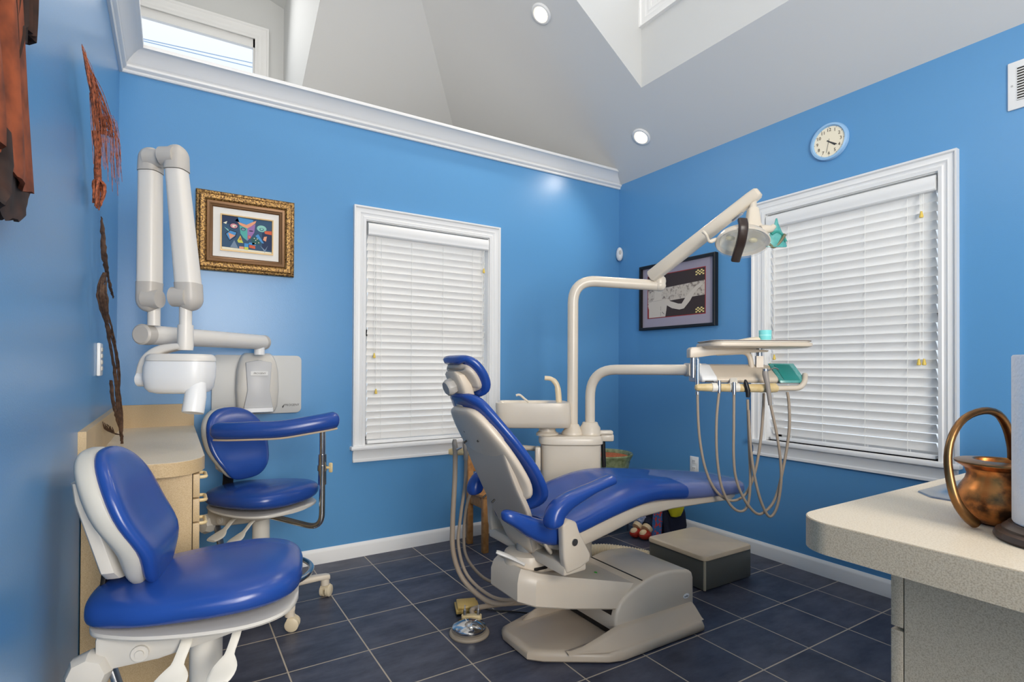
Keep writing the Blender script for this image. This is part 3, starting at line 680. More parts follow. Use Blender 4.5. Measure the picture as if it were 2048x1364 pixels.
# hanging cloth
t = thing('hanging_cloth', 'rust and dark brown draped cloth hanging at the left edge of the photo', 'wall hanging', (XC + 0.03, 0.98, 1.34))
def drape(y0, y1f, zt, zb, m, xo, ph, name, ragged=0.0, ny=30, nz=30, amp=1.0):
    b = MB(); L = []
    for j in range(nz + 1):
        z = zt + (zb - zt) * j / nz; rf = []; rb = []
        for i in range(ny + 1):
            u = i / ny; zz = z + (ragged * sin(u * 40 + ph) * 0.5 + ragged * sin(u * 13)) * (j / nz) ** 3
            y = y0 + (y1f(zz) - y0) * u
            fo = (1 - u ** 4)
            x = xo + amp * (0.010 * sin(u * 26 + ph + 0.9 * sin(z * 7)) + 0.005 * sin(u * 47 + z * 13)) * fo
            rf.append(Vector((x + 0.003, y, zz))); rb.append(Vector((x - 0.003, y, zz)))
        L.append(rf + list(reversed(rb)))
    b.loft(L)
    return b.build(name, m, t, sharp=60)
def pw(T):
    def f(z):
        for (z0, v0), (z1, v1) in zip(T, T[1:]):
            if z <= z0 and z >= z1: return v0 + (v1 - v0) * (z0 - z) / (z0 - z1)
        return T[0][1] if z > T[0][0] else T[-1][1]
    return f
drape(0.62, pw([(1.72, 1.075), (1.64, 1.10), (1.56, 1.125), (1.48, 1.155), (1.43, 1.175)]), 1.95, 1.425, RUST, XC + 0.034, 0.3, 'rust_panel', 0.006)
drape(0.62, pw([(1.47, 1.165), (1.43, 1.172), (1.415, 1.155), (1.405, 1.150), (1.395, 1.14), (1.385, 1.142), (1.375, 1.12), (1.362, 1.09)]), 1.475, 1.362, UMBER, XC + 0.030, 1.2, 'dark_hem', 0.008)
drape(1.04, pw([(1.72, 1.175), (1.67, 1.17), (1.665, 1.135), (1.645, 1.135), (1.625, 1.115), (1.60, 1.09)]), 1.95, 1.60, UMBER, XC + 0.024, 2.2, 'dark_fold', 0.012, 14)
drape(1.17, pw([(1.80, 1.235), (1.70, 1.232)]), 1.95, 1.70, UMBER, XC + 0.020, 0.9, 'dark_strap', 0.004, 8)

# ------------------------------------------------------------ wall mounted xray unit
t = thing('xray_unit', 'white wall mounted dental xray with folded double arm, over the desk corner', 'xray machine', (0.40, YA, 0.88))
b = MB(); b.prism(rrect(0.175, 0.622, 0.884, 1.205, 0.028), YA - 0.028, YA - 0.001, 'xzy', None, 0.007); b.build('wall_plate', mat('light_grey_plate', (198, 198, 195), 0.4), t)
b = MB()
def xbox(hw, z): return [(0.390 + hw * u, z + 0 * u) for u in (-1, 1)]
L = []
for z, hw, y in ((0.893, 0.070, YA - 0.075), (0.900, 0.086, YA - 0.10), (0.93, 0.098, YA - 0.115), (1.02, 0.105, YA - 0.118), (1.12, 0.101, YA - 0.118), (1.17, 0.090, YA - 0.114), (1.20, 0.078, YA - 0.10), (1.215, 0.06, YA - 0.08)):
    hd = (YA - 0.02 - y) / 2; cy = (YA - 0.02 + y) / 2
    L.append([(0.388 + u, cy + v, z) for u, v in se(hw, hd, 28, 5)])
b.loft(L); b.build('control_box', PALE, t)
b = MB(); b.prism([(0.318, 0.925), (0.335, 1.02), (0.325, 1.165), (0.388, 1.178), (0.452, 1.165), (0.442, 1.02), (0.458, 0.925)], YA - 0.132, YA - 0.112, 'xzy', None, 0.004); b.build('front_panel', mat('silver_grey_panel', (190, 190, 190), 0.4), t)
b = MB(); b.loft([[(0.388 + u, YA - 0.128 + v * 0.6, 0.915 + k) for u, v in se(0.072, 0.03, 24, 3)] for k in (-0.012, 0.010)]); b.build('lower_lip', WHITE, t)
b = MB(); b.prism(rrect(0.348, 0.432, 1.096, 1.118, 0.002), YA - 0.136, YA - 0.131, 'xzy'); nb = b.build('name_badge', mat('badge_silver', (206, 206, 204), 0.3), t)
MT = lambda x, y, z: Matrix.Translation((x, y, z)) @ Matrix.Rotation(PI / 2, 4, 'X')
text('PROGENY', 0.013, MT(0.392, YA - 0.1362, 1.107), LOGO, 'lettering', t)
text('PROGENY', 0.017, MT(0.572, YA - 0.0282, 0.928), LOGO, 'lettering', t)
b = MB(); b.prism([(0.520, 0.921), (0.533, 0.935), (0.528, 0.918), (0.522, 0.912)], YA - 0.0292, YA - 0.0282, 'xzy'); b.build('emblem', LOGO, t)
JR = Vector((0.388, 3.135, 1.272)); JL = Vector((-0.085, 2.532, 1.266))
b = MB(); b.cyl((0.388, 3.135, 1.205), (0.388, 3.135, 1.25), 0.026, 20); b.build('swivel_post', WHITE, t)
d = (JR - JL).normalized()
b = MB(); b.tube([JL - d * 0.0, JR + d * 0.02], 0.038, 24); b.build('extension_arm', XWHITE, t)
b = MB(); b.tube([JR + d * 0.02, JR + d * 0.045, JR + d * 0.052], [0.039, 0.039, 0.032], 24); b.build('end_cap', PALEJ, t)
b = MB(); b.tube([JL - d * 0.032, JL - d * 0.026, JL + d * 0.012], [0.033, 0.040, 0.040], 24); b.build('end_cap', PALEJ, t)
# two stacked arms
K1 = Vector((-0.078, 2.50, 1.40)); E1 = Vector((-0.076, 2.50, 1.935)); E2 = Vector((0.004, 2.418, 1.935)); K2 = Vector((0.053, 2.386, 1.405))
S1 = Vector((-0.062, 2.512, 1.30)); S2 = Vector((0.041, 2.393, 1.30))
b = MB(); b.cyl(S1 - Vector((0, 0, 0.0)), (S1.x, S1.y, 1.40), 0.022, 20); b.build('lower_post', XWHITE, t)
def rectarm(P, Qv, w0, w1, nm, m, e=3.5):
    b = MB(); P, Qv = Vector(P), Vector(Qv); rt = Vector((0.848, -0.53, 0)); fw = Vector((0.53, 0.848, 0))
    b.loft([[p + rt * u + fw * v for u, v in se(w / 2, w / 2 * 1.05, 28, e)] for p, w in ((P, w0), (Qv, w1))]); return b.build(nm, m, t)
rectarm((-0.076, 2.50, 1.462), (-0.077, 2.50, 1.885), 0.074, 0.070, 'arm_cover', XWHITE)
rectarm((0.0485, 2.389, 1.455), (0.009, 2.414, 1.882), 0.078, 0.068, 'arm_cover', XWHITE)
rt = Vector((0.848, -0.53, 0)); fw = Vector((0.53, 0.848, 0))
def joint(c, arm_to, w, nm, side):
    """half round joint with a boss disc towards the other arm"""
    b = MB(); c = Vector(c); a = Vector(arm_to); L = []
    n = 9; dz = (a - c)
    for i in range(n):
        th = PI / 2 * i / (n - 1)
        s_ = sin(th) ; k = max(0.05, s_)
        L.append([c - dz.normalized() * (w * 0.62) * cos(th) + rt * u * k + fw * v * k for u, v in se(w / 2, w / 2 * 1.05, 28, 2.8)])
    L.append([a + rt * u + fw * v for u, v in se(w / 2 * 0.99, w / 2 * 1.04, 28, 3.4)])
    b.loft(L)
    b.tube([c - rt * side * 0.005 - fw * 0.014, c + rt * side * (w / 2 + 0.012) - fw * 0.014], [w * 0.46, w * 0.44], 24)
    return b.build(nm, PALEJ, t)
joint(E1, (-0.0768, 2.50, 1.887), 0.076, 'elbow_joint', 1); joint(E2 + Vector((0.004, -0.003, 0)), (0.0085, 2.4145, 1.884), 0.076, 'elbow_joint', -1)
joint(K1, (-0.0763, 2.50, 1.464), 0.078, 'knuckle_joint', 1); joint(K2, (0.0487, 2.389, 1.457), 0.084, 'knuckle_joint', -1)
b = MB(); b.cyl((S2.x, S2.y, 1.385), (S2.x, S2.y, 1.29), 0.0215, 20); b.tube([(S2.x, S2.y, 1.30), (S2.x, S2.y, 1.22), (S2.x, S2.y, 1.205)], [0.0265, 0.0275, 0.0255], 20); b.build('swivel_post', XWHITE, t)
# yoke
b = MB()
P = [S2 + Vector((0, 0, -0.082)), S2 - rt * 0.04 + Vector((0, 0, -0.084)), S2 - rt * 0.095 + Vector((0, 0, -0.098)), S2 - rt * 0.135 + Vector((0, 0, -0.13)), S2 - rt * 0.152 + Vector((0, 0, -0.175)), S2 - rt * 0.155 + Vector((0, 0, -0.225))]
P = smooth_path(P, 5); L = []
for i, p in enumerate(P):
    tg = (P[min(i + 1, len(P) - 1)] - P[max(i - 1, 0)]).normalized(); nn = tg.cross(fw).normalized()
    k = 0.011 + 0.012 * min(1, i / 16)
    L.append([p + nn * u + fw * v for u, v in se(k * 1.0, 0.026, 20, 3.5)])
b.loft(L); b.build('yoke', XWHITE, t)
hc = S2 + Vector((0, 0, -0.205)) + rt * 0.0 - fw * 0.012
b = MB(); b.cyl(hc - rt * 0.165, hc - rt * 0.105, 0.027, 20); b.build('pivot', WHITE, t)
b = MB(); L = []
for z, l0, l1, w in ((-0.052, -0.085, 0.05, 0.045), (-0.046, -0.110, 0.085, 0.062), (-0.03, -0.124, 0.098, 0.074), (0.01, -0.130, 0.104, 0.080), (0.05, -0.127, 0.106, 0.080), (0.068, -0.120, 0.104, 0.077)):
    L.append([hc + Vector((0, 0, z)) + rt * ((l0 + l1) / 2 + u) + fw * v for u, v in se((l1 - l0) / 2, w, 32, 3.2)])
b.loft(L); hd = b.build('tube_head', WHITE, t)
b = MB(); L = []
for z, k in ((0.069, 1.01), (0.082, 1.0), (0.092, 0.93), (0.095, 0.86), (0.095, 0.62), (0.089, 0.56)):
    L.append([hc + Vector((0, 0, z)) + rt * (-0.008 + u) + fw * v for u, v in se(0.114 * k, 0.078 * k, 32, 3.0)])
b.loft(L); b.build('head_rim', XWHITE, hd)
b = MB(); b.loft([[hc + Vector((0, 0, 0.0895)) + rt * (-0.008 + u) + fw * v for u, v in se(0.062, 0.043, 28, 2.6)], [hc + Vector((0, 0, 0.0905)) + rt * (-0.008 + u) + fw * v for u, v in se(0.06, 0.041, 28, 2.6)]]); b.build('dial_recess', mat('taupe_recess', (150, 132, 118), 0.5), hd)
ca = Vector((0, 0, -1)) * 0.97 - fw * 0.25; ca.normalize(); cp = hc + rt * 0.07 + Vector((0, 0, -0.012)) - fw * 0.028
b = MB(); b.tube([cp, cp + ca * 0.05, cp + ca * 0.105, cp + ca * 0.112, cp + ca * 0.112, cp + ca * 0.06], [0.030, 0.036, 0.0365, 0.0355, 0.032, 0.031], 28, None, True); b.build('cone', WHITE, t)
b = MB(); b.tube([cp + ca * 0.085, cp + ca * 0.0865], 0.0312, 24, mat('cone_inside', (176, 166, 152), 0.6)); b.build('cone_inside', None, t)

# ------------------------------------------------------------ stools
def stool(name, label, x, y, h, head, arm=False, ring=False, bo=0.0, star=0.2):
    t = thing(name, label, 'stool', (x, y, 0), head, None, True); B = lambda mb, n, m, **k: mb.build(n, m, t, **k)
    # seat : long padded saddle, front at +x
    def sect(xx, hw, zt, zb, e=2.6, n=28): return [(xx, u, (zt + zb) / 2 + v) for u, v in se(hw, (zt - zb) / 2, n, e)]
    S = [(-0.240, 0.03, h - 0.062, h - 0.085), (-0.236, 0.085, h - 0.045, h - 0.103), (-0.215, 0.128, h - 0.030, h - 0.110), (-0.17, 0.160, h - 0.022, h - 0.112), (-0.10, 0.192, h - 0.016, h - 0.108), (0.0, 0.212, h - 0.006, h - 0.104),
         (0.09, 0.214, h, h - 0.10), (0.15, 0.198, h, h - 0.096), (0.195, 0.164, h - 0.006, h - 0.09), (0.222, 0.112, h - 0.018, h - 0.08), (0.232, 0.055, h - 0.034, h - 0.064)]
    b = MB(); b.loft([sect(*s_) for s_ in dens(S)]); B(b, 'seat', VINYL, sharp=60)
    b = MB(); b.loft([[(s_[0] * 0.96 + 0.0, u * 0.96, h - 0.112 + v) for u, v in se(max(0.02, s_[1]), 0.010, 20, 4)] for s_ in dens(S)]); B(b, 'seat_pan', PALE)
    b = MB(); b.prism([(-0.205, h - 0.115), (0.19, h - 0.115), (0.14, h - 0.140), (0.04, h - 0.165), (-0.08, h - 0.19), (-0.205, h - 0.20)], -0.125, 0.125, 'xzy', None, 0.012); b.cyl((-0.115, -0.132, h - 0.165), (-0.115, -0.12, h - 0.165), 0.018, 18); b.cyl((-0.115, -0.136, h - 0.165), (-0.115, -0.12, h - 0.165), 0.009, 14); B(b, 'tilt_housing', PALE)
    # back support
    b = MB(); P = smooth_path([(-0.15, 0, h - 0.15), (-0.195, 0, h - 0.145), (-0.222, 0, h - 0.09), (-0.215, 0, h + 0.02), (-0.235, 0, h + 0.10)], 5)
    L = []
    for i, p in enumerate(P):
        tg = (P[min(i + 1, len(P) - 1)] - P[max(i - 1, 0)]).normalized(); nn = tg.cross(Vector((0, 1, 0))).normalized()
        L.append([p + nn * u + Vector((0, 1, 0)) * v for u, v in se(0.006, 0.028, 12, 6)])
    b.loft(L); B(b, 'back_stem', BLACK)
    BH = ((-0.040, 0.03, 0.004), (-0.032, 0.070, 0.012), (-0.005, 0.105, 0.022), (0.05, 0.140, 0.030), (0.11, 0.160, 0.033), (0.17, 0.162, 0.033), (0.225, 0.145, 0.031), (0.265, 0.110, 0.026), (0.288, 0.065, 0.016), (0.295, 0.025, 0.006))
    BH = [(dz + bo, hw, th) for dz, hw, th in BH]
    bx_ = lambda dz, u: -0.118 - 0.34 * (dz - bo) + 0.75 * u * u + 0.02 * math.exp(-((dz - 0.06) / 0.06) ** 2)
    b = MB(); b.loft([[(bx_(dz, u) + v, u, h + dz) for u, v in se(hw, th, 28, 2.4)] for dz, hw, th in dens(BH)]); B(b, 'backrest', VINYL, sharp=60)
    b = MB(); b.loft([[(bx_(dz, u) - 0.032 + v, u, h + dz * 0.985 + 0.004) for u, v in se(hw * 0.97, th * 1.1, 28, 3.2)] for dz, hw, th in dens(BH)]); B(b, 'back_shell', mat('stool_shell', (188, 186, 178), 0.4))
    b = MB(); b.loft([[(-0.190 + v - dz * 0.30, u, h + dz + bo) for u, v in se(hw, 0.022, 20, 4)] for dz, hw in ((-0.01, 0.06), (0.01, 0.08), (0.18, 0.08), (0.22, 0.06))]); B(b, 'back_cover', PALE)
    # levers
    for k, (lx, ly, s_) in enumerate(((-0.02, -0.10, 1.05), (0.085, -0.09, 0.85))):
        b = MB(); P = [(lx, ly, h - 0.135), (lx + 0.0, ly - 0.04, h - 0.15), (lx - 0.01, ly - 0.065, h - 0.18), (lx - 0.02, ly - 0.09, h - 0.205), (lx - 0.03, ly - 0.125, h - 0.222)]
        P = smooth_path(P, 4); L = []
        for i, p in enumerate(P):
            f_ = i / (len(P) - 1); w = 0.012 if f_ < 0.55 else 0.012 + 0.022 * sin(min(1, (f_ - 0.55) / 0.45) * PI * 0.80)
            L.append([p + Vector((u, 0, v)) for u, v in se(w * s_, 0.005, 14, 2.5)])
        b.loft(L); B(b, 'lever', mat('lever_white', (222, 218, 208), 0.35))
    b = MB(); b.lathe([(0.012, -0.03), (0.040, -0.028), (0.046, -0.010), (0.046, 0.010), (0.036, 0.026), (0.012, 0.03)], 8, None, Matrix.Translation((-0.215, -0.115, h - 0.195)) @ Matrix.Rotation(PI / 2, 4, 'X')); b.cyl((-0.215, -0.10, h - 0.195), (-0.18, -0.0, h - 0.17), 0.012, 10); B(b, 'tilt_knob', PALE)
    b = MB(); b.box((-0.155, -0.09, h - 0.29), (0.012, 0.03, 0.24), None, 0.003, Matrix.Rotation(-0.28, 3, 'Y')); B(b, 'support_bar', STEEL)
    # column
    b = MB(); b.cyl((0, 0, 0.30), (0, 0, h - 0.11), 0.024, 18); B(b, 'gas_cylinder', BLACK if not arm else CHROME)
    b = MB(); b.lathe([(0.044, 0.12), (0.044, 0.30), (0.038, 0.302), (0.038, h - 0.175), (0.032, h - 0.176), (0.032, h - 0.20)], 28, None, None, False); b.lathe([(0.03, 0.12), (0.044, 0.12)], 28); B(b, 'column_cover', mat('column_white', (216, 212, 203), 0.35))
    # five star base with casters
    b = MB(); b.lathe([(0.03, 0.06), (0.055, 0.065), (0.058, 0.10), (0.045, 0.125), (0.03, 0.13)], 24); B(b, 'base_hub', CREAM)
    for k in range(5):
        a = 2 * PI * k / 5 + star; dv = Vector((cos(a), sin(a), 0)); pv = Vector((-sin(a), cos(a), 0))
        b = MB(); L = []
        for r, z, w, hh in ((0.04, 0.098, 0.030, 0.020), (0.15, 0.100, 0.026, 0.017), (0.26, 0.102, 0.023, 0.013), (0.300, 0.100, 0.022, 0.013), (0.314, 0.097, 0.014, 0.011)):
            L.append([dv * r + pv * u + Vector((0, 0, z + v)) for u, v in se(w, hh, 16, 3.5)])
        b.loft(L); b.cyl(dv * 0.292 + Vector((0, 0, 0.062)), dv * 0.292 + Vector((0, 0, 0.098)), 0.021, 16); lg = B(b, 'base_leg', CREAM)
        ca_ = a + 0.9; cv = Vector((cos(ca_), sin(ca_), 0)); cp_ = dv * 0.292 + cv * 0.012 + Vector((0, 0, 0.029))
        b = MB(); sd = Vector((-cv.y, cv.x, 0))
        for s_ in (-1, 1): b.tube([cp_ + sd * s_ * 0.006, cp_ + sd * s_ * 0.022, cp_ + sd * s_ * 0.026], [0.029, 0.029, 0.022], 22)
        b.tube([cp_ + cv * -0.004 + Vector((0, 0, 0.018)) - sd * 0.02, cp_ + cv * -0.004 + Vector((0, 0, 0.018)) + sd * 0.02], 0.018, 14)
        b.build('caster', mat('caster_cream', (214, 200, 172), 0.4), lg)
    if ring:
        b = MB(); R = 0.225; P = [(R * cos(2 * PI * k / 48), R * sin(2 * PI * k / 48), 0.17) for k in range(49)]
        b.tube(P, 0.0125, 10, None, False)
        for k in range(3): a = 2 * PI * k / 3; b.cyl((0.03 * cos(a), 0.03 * sin(a), 0.17), (R * cos(a), R * sin(a), 0.17), 0.009, 10)
        B(b, 'foot_ring', CHROME)
    return t
stool('dental_stool', 'nearest blue vinyl stool with large seat and levers, in front of the desk', 0.080, 1.62, 0.65, -0.20)
st2 = stool('dental_stool', 'blue vinyl assistant stool with curved arm rest and foot ring, against the back wall', 0.36, 2.80, 0.605, -0.95, True, True, 0.045, 0.915)
# curved body support on the second stool (world coordinates turned into its frame)
Mi = (Matrix.Translation((0.36, 2.80, 0)) @ Matrix.Rotation(-0.95, 4, 'Z')).inverted()
w2l = lambda p: Mi @ Vector(p)
b = MB(); P = smooth_path([w2l(p) for p in ((0.165, 2.745, 0.858), (0.215, 2.685, 0.860), (0.30, 2.625, 0.864), (0.41, 2.585, 0.867), (0.52, 2.565, 0.882), (0.60, 2.565, 0.893), (0.645, 2.58, 0.90))], 5)
L = []; n = len(P)
for i, p in enumerate(P):
    tg = (P[min(i + 1, n - 1)] - P[max(i - 1, 0)]).normalized(); nn = Vector((-tg.y, tg.x, 0)).normalized()
    k = min(1, (min(i, n - 1 - i) + 0.35) / 3.0); k = math.sqrt(max(0.05, 1 - (1 - k) ** 2))
    L.append([p + nn * u * k + Vector((0, 0, v * k)) for u, v in se(0.046, 0.039, 24, 2.3)])
b.loft(L); ar = b.build('arm_pad', VINYL, st2)
b = MB(); L = []
for i, p in enumerate(P[2:-2]):
    tg = (P[min(i + 3, n - 1)] - P[max(i + 1, 0)]).normalized(); nn = Vector((-tg.y, tg.x, 0)).normalized()
    L.append([p + nn * u + Vector((0, 0, v - 0.037)) for u, v in se(0.036, 0.005, 12, 4)])
b.loft(L); b.build('arm_base', mat('arm_base_tan', (196, 176, 150), 0.4), st2)
pp = [(0.592, 2.60, 0.85), (0.592, 2.60, 0.62), (0.592, 2.60, 0.40), (0.56, 2.62, 0.385), (0.42, 2.74, 0.425), (0.37, 2.79, 0.43)]
pp = [(0.592, 2.60, 0.85), (0.592, 2.60, 0.395), (0.36, 2.80, 0.45)]
b = MB(); b.tube([w2l(p) for p in round_corners(pp, 0.075, 8)], 0.0135, 14); b.build('arm_tube', CHROME, st2)
b = MB(); b.tube([w2l((0.592, 2.60, 0.60)), w2l((0.592, 2.60, 0.74))], 0.0185, 16); b.tube([w2l((0.592, 2.60, 0.665)), w2l((0.592, 2.60, 0.69))], 0.022, 16); b.build('height_collar', CHROME, st2)
b = MB(); c = (0.625, 2.58, 0.678); b.tube([w2l((0.60, 2.595, 0.678)), w2l(c)], 0.006, 8); b.box(w2l(c), (0.018, 0.012, 0.045), None, 0.005); b.build('lock_knob', IVORY, st2)
b = MB(); b.box(w2l((0.592, 2.595, 0.852)), (0.05, 0.06, 0.006), None, 0.002); b.build('mount_plate', STEEL, st2)

# ------------------------------------------------------------ dental chair
Y0 = 1.83
ch = thing('dental_chair', 'reclined blue vinyl dental chair with warm grey base in the middle of the room', 'dental chair', (1.6, Y0, 0))
def yl(x, zc, loop, n): return [(x + n[0] * v, Y0 + u, zc + n[1] * v) for u, v in loop]
# base plate
base = [(1.200, Y0 + 0.165), (1.180, Y0 + 0.12), (1.180, Y0 - 0.06), (1.225, Y0 - 0.105), (1.44, Y0 - 0.245), (1.50, Y0 - 0.264), (1.97, Y0 - 0.264), (1.995, Y0 - 0.235), (1.995, Y0 + 0.235), (1.97, Y0 + 0.264), (1.50, Y0 + 0.264), (1.44, Y0 + 0.245)]
def inset(pts, d):
    cx = sum(p[0] for p in pts) / len(pts); cy = sum(p[1] for p in pts) / len(pts); out = []
    for x, y in pts:
        v = Vector((x - cx, y - cy)); out.append((x - v.x / v.length * d, y - v.y / v.length * d))
    return out
b = MB(); b.loft([[(x, y, z) for x, y in inset(base, d)] for d, z in ((0.006, 0.004), (0.0, 0.010), (0.0, 0.026), (0.006, 0.038), (0.016, 0.044), (0.03, 0.046))])
for sg in (-1, 1):
    def sec(x, yo, ya, za, yb, yi): return [(x, Y0 + sg * yo, 0.044), (x, Y0 + sg * (yo - 0.012), 0.050), (x, Y0 + sg * (ya + 0.014), za - 0.010), (x, Y0 + sg * ya, za), (x, Y0 + sg * yb, za), (x, Y0 + sg * yi, 0.048), (x, Y0 + sg * yi, 0.044)]
    b.loft([sec(1.30, 0.166, 0.160, 0.047, 0.158, 0.150), sec(1.36, 0.200, 0.178, 0.060, 0.176, 0.148), sec(1.44, 0.240, 0.184, 0.080, 0.180, 0.146), sec(1.53, 0.248, 0.186, 0.099, 0.180, 0.150), sec(1.75, 0.250, 0.187, 0.098, 0.15, 0.14), sec(1.985, 0.250, 0.187, 0.096, 0.15, 0.14)])
b.bb(1.56, 1.99, Y0 - 0.17, Y0 + 0.17, 0.04, 0.09)
b.build('base', mat('chair_base_taupe', (190, 173, 152), 0.34, vary=0.02, vscale=6), ch)
b = MB(); hp = [(1.535, 0.06), (1.530, 0.11), (1.540, 0.150), (1.562, 0.184), (1.595, 0.206), (1.640, 0.226), (1.70, 0.246), (1.76, 0.258), (1.82, 0.261), (1.88, 0.257), (1.975, 0.240), (1.998, 0.226), (2.006, 0.200), (2.008, 0.06)]
b.prism(hp, Y0 - 0.178, Y0 + 0.178, 'xzy', None, 0.014, 3); hm = b.build('lift_cover', BEIGE, ch)
b = MB(); b.loft([[(1.955 + u, Y0 - 0.1785, 0.128 + v) for u, v in ell(0, 0, 0.020, 0.011, 24)], [(1.955 + u, Y0 - 0.1795, 0.128 + v) for u, v in ell(0, 0, 0.019, 0.010, 24)]]); bd = b.build('badge', WHITE, hm)
text('a-dec', 0.011, Matrix.Translation((1.955, Y0 - 0.1797, 0.128)) @ Matrix.Rotation(PI / 2, 4, 'X'), LOGO, 'lettering', hm)
b = MB(); b.cyl((1.575, Y0 - 0.183, 0.078), (1.575, Y0 - 0.177, 0.078), 0.004, 10); b.build('screw', STEEL, hm)
b = MB(); b.prism([(1.535, 0.05), (1.60, 0.05), (1.60, 0.16), (1.535, 0.16)], Y0 - 0.15, Y0 + 0.15, 'xzy'); b.build('lift_arm', BLACK, ch)
# lift beam
b = MB()
top = [(1.115, 0.10), (1.115, -0.10), (1.165, -0.150), (1.30, -0.166), (1.72, -0.166), (1.72, 0.166), (1.30, 0.166), (1.165, 0.150)]
def bz(x, up): return (0.385 - (x - 1.09) * 0.27 + (0.02 if up == 2 else 0)) if up else 0.262 - (x - 1.09) * 0.235
L = [[(x, Y0 + y * 0.96, bz(x, 0) + 0.0) for x, y in top], [(x - 0.006, Y0 + y * 1.0, bz(x, 0) + 0.008) for x, y in top], [(x - 0.006, Y0 + y, bz(x, 1) * 0.6 + bz(x, 0) * 0.4) for x, y in top],
     [(x + 0.004, Y0 + y * 0.95, bz(x, 1) - 0.016) for x, y in top], [(x + 0.018, Y0 + y * 0.88, bz(x, 1)) for x, y in top]]
b.loft(L); bm_ = b.build('lift_beam', BEIGE, ch, sharp=32)
b = MB(); b.prism([(1.694, 0.20), (1.694, 0.2462), (1.698, 0.2472), (1.698, 0.20)], Y0 - 0.165, Y0 + 0.165, 'xzy'); b.build('cover_gap', BLACK, hm)
b = MB(); b.ball((1.545, Y0 - 0.04, 0.268), (0.008, 0.008, 0.004), None, 10, 6); b.build('indicator_light', mat('green_led', (60, 150, 50), 0.3), ch)
# swivel
b = MB(); b.lathe([(0.088, 0.30), (0.088, 0.335), (0.080, 0.34)], 32, None, Matrix.Translation((1.22, Y0, 0))); b.build('swivel_bearing', BEIGE, ch)
b = MB(); b.lathe([(0.082, 0.312), (0.094, 0.316), (0.096, 0.324), (0.096, 0.396), (0.090, 0.408), (0.07, 0.414)], 36, None, Matrix.Translation((1.22, Y0, 0)))
b.prism([(1.24, Y0 - 0.09), (1.36, Y0 - 0.13), (1.36, Y0 + 0.13), (1.24, Y0 + 0.09)], 0.345, 0.405, 'xyz', None, 0.01); b.build('swivel_housing', BEIGE, ch)
b = MB(); b.bb(1.19, 1.25, Y0 - 0.1, Y0 - 0.09, 0.360, 0.372, None, 0.003); b.build('slot', BLACK, ch)
b = MB(); b.tube(smooth_path([(1.16, Y0 - 0.075, 0.385), (1.12, Y0 - 0.03, 0.408), (1.075, Y0 + 0.0, 0.428)], 4), [0.010, 0.010, 0.011, 0.012, 0.013, 0.013, 0.013, 0.013, 0.010], 12, None, True, 0.6); b.build('swivel_lever', XWHITE, ch)
b = MB(); b.cyl((1.22, Y0, 0.41), (1.22, Y0, 0.50), 0.045, 20); b.build('post', mat('post_grey', (150, 148, 144), 0.4), ch)
# seat shell and cushion
SH = [(1.20, 0.14, 0.50, 0.470), (1.22, 0.17, 0.50, 0.455), (1.27, 0.195, 0.50, 0.440), (1.36, 0.205, 0.545, 0.447), (1.50, 0.208, 0.572, 0.480), (1.65, 0.206, 0.59, 0.516), (1.85, 0.195, 0.59, 0.523), (2.05, 0.178, 0.57, 0.515), (2.30, 0.158, 0.54, 0.503), (2.38, 0.12, 0.53, 0.503)]
b = MB(); b.loft([[(x, Y0 + u, (t_ + bt) / 2 + v) for u, v in se(hw, (t_ - bt) / 2, 28, 5)] for x, hw, t_, bt in SH]); b.build('seat_shell', BEIGE, ch)
SC = [(1.175, 0.12, 0.575, 0.515), (1.180, 0.19, 0.584, 0.496), (1.195, 0.222, 0.582, 0.488), (1.22, 0.229, 0.578, 0.486), (1.32, 0.233, 0.596, 0.499), (1.45, 0.236, 0.634, 0.528), (1.60, 0.236, 0.667, 0.556), (1.72, 0.230, 0.674, 0.565), (1.85, 0.217, 0.663, 0.553),
      (2.00, 0.202, 0.645, 0.537), (2.18, 0.188, 0.622, 0.526), (2.32, 0.175, 0.604, 0.517), (2.41, 0.150, 0.592, 0.511), (2.455, 0.112, 0.580, 0.514), (2.475, 0.065, 0.560, 0.526)]
def dish(u, hw, x): return -0.016 * max(0, 1 - (u / (hw * 0.62)) ** 2) if x < 1.6 else -0.006 * max(0, 1 - (u / (hw * 0.6)) ** 2)
b = MB(); b.loft([[(x, Y0 + u, (t_ + bt) / 2 + v + (dish(u, hw, x) if v > 0 else 0)) for u, v in se(hw, (t_ - bt) / 2, 40, 3.0)] for x, hw, t_, bt in dens(SC)]); b.build('seat_cushion', VINYL, ch, sharp=60)
for s_ in (-1,):
    WG = dens([(0.985, 0.004, 0.626, 0.006), (0.990, 0.018, 0.624, 0.016), (1.010, 0.030, 0.618, 0.025), (1.045, 0.036, 0.600, 0.032), (1.09, 0.040, 0.573, 0.040), (1.15, 0.042, 0.546, 0.045), (1.22, 0.040, 0.530, 0.044), (1.28, 0.03, 0.535, 0.036)])
    b = MB(); b.loft([[(x, Y0 + s_ * 0.193 + u, z + v) for u, v in se(hw, hh, 24, 2.5)] for x, hw, z, hh in WG]); b.build('seat_wing', VINYL, ch, sharp=60)
# clear cover over the foot end
b = MB(); L = []
FC = [s_ for s_ in dens(SC) if s_[0] > 1.87]
for x, hw, t_, bt in FC:
    rough = 0.0035 if x < 2.4 else 0.003
    L.append([(x + (0.05 * sin(u * 19) + 0.018 * sin(u * 47 + 1) + 0.03 * u if x <= FC[0][0] + 1e-6 else 0), Y0 + u, (t_ + bt) / 2 + v + 0.002 * sin(x * 60 + u * 33) * (1 if v > 0 else 0.3)) for u, v in se(hw + rough, (t_ - bt) / 2 + rough, 40, 3.0)])
b.loft(L, None, False, True); b.build('clear_foot_cover', FILM, ch, sharp=75)
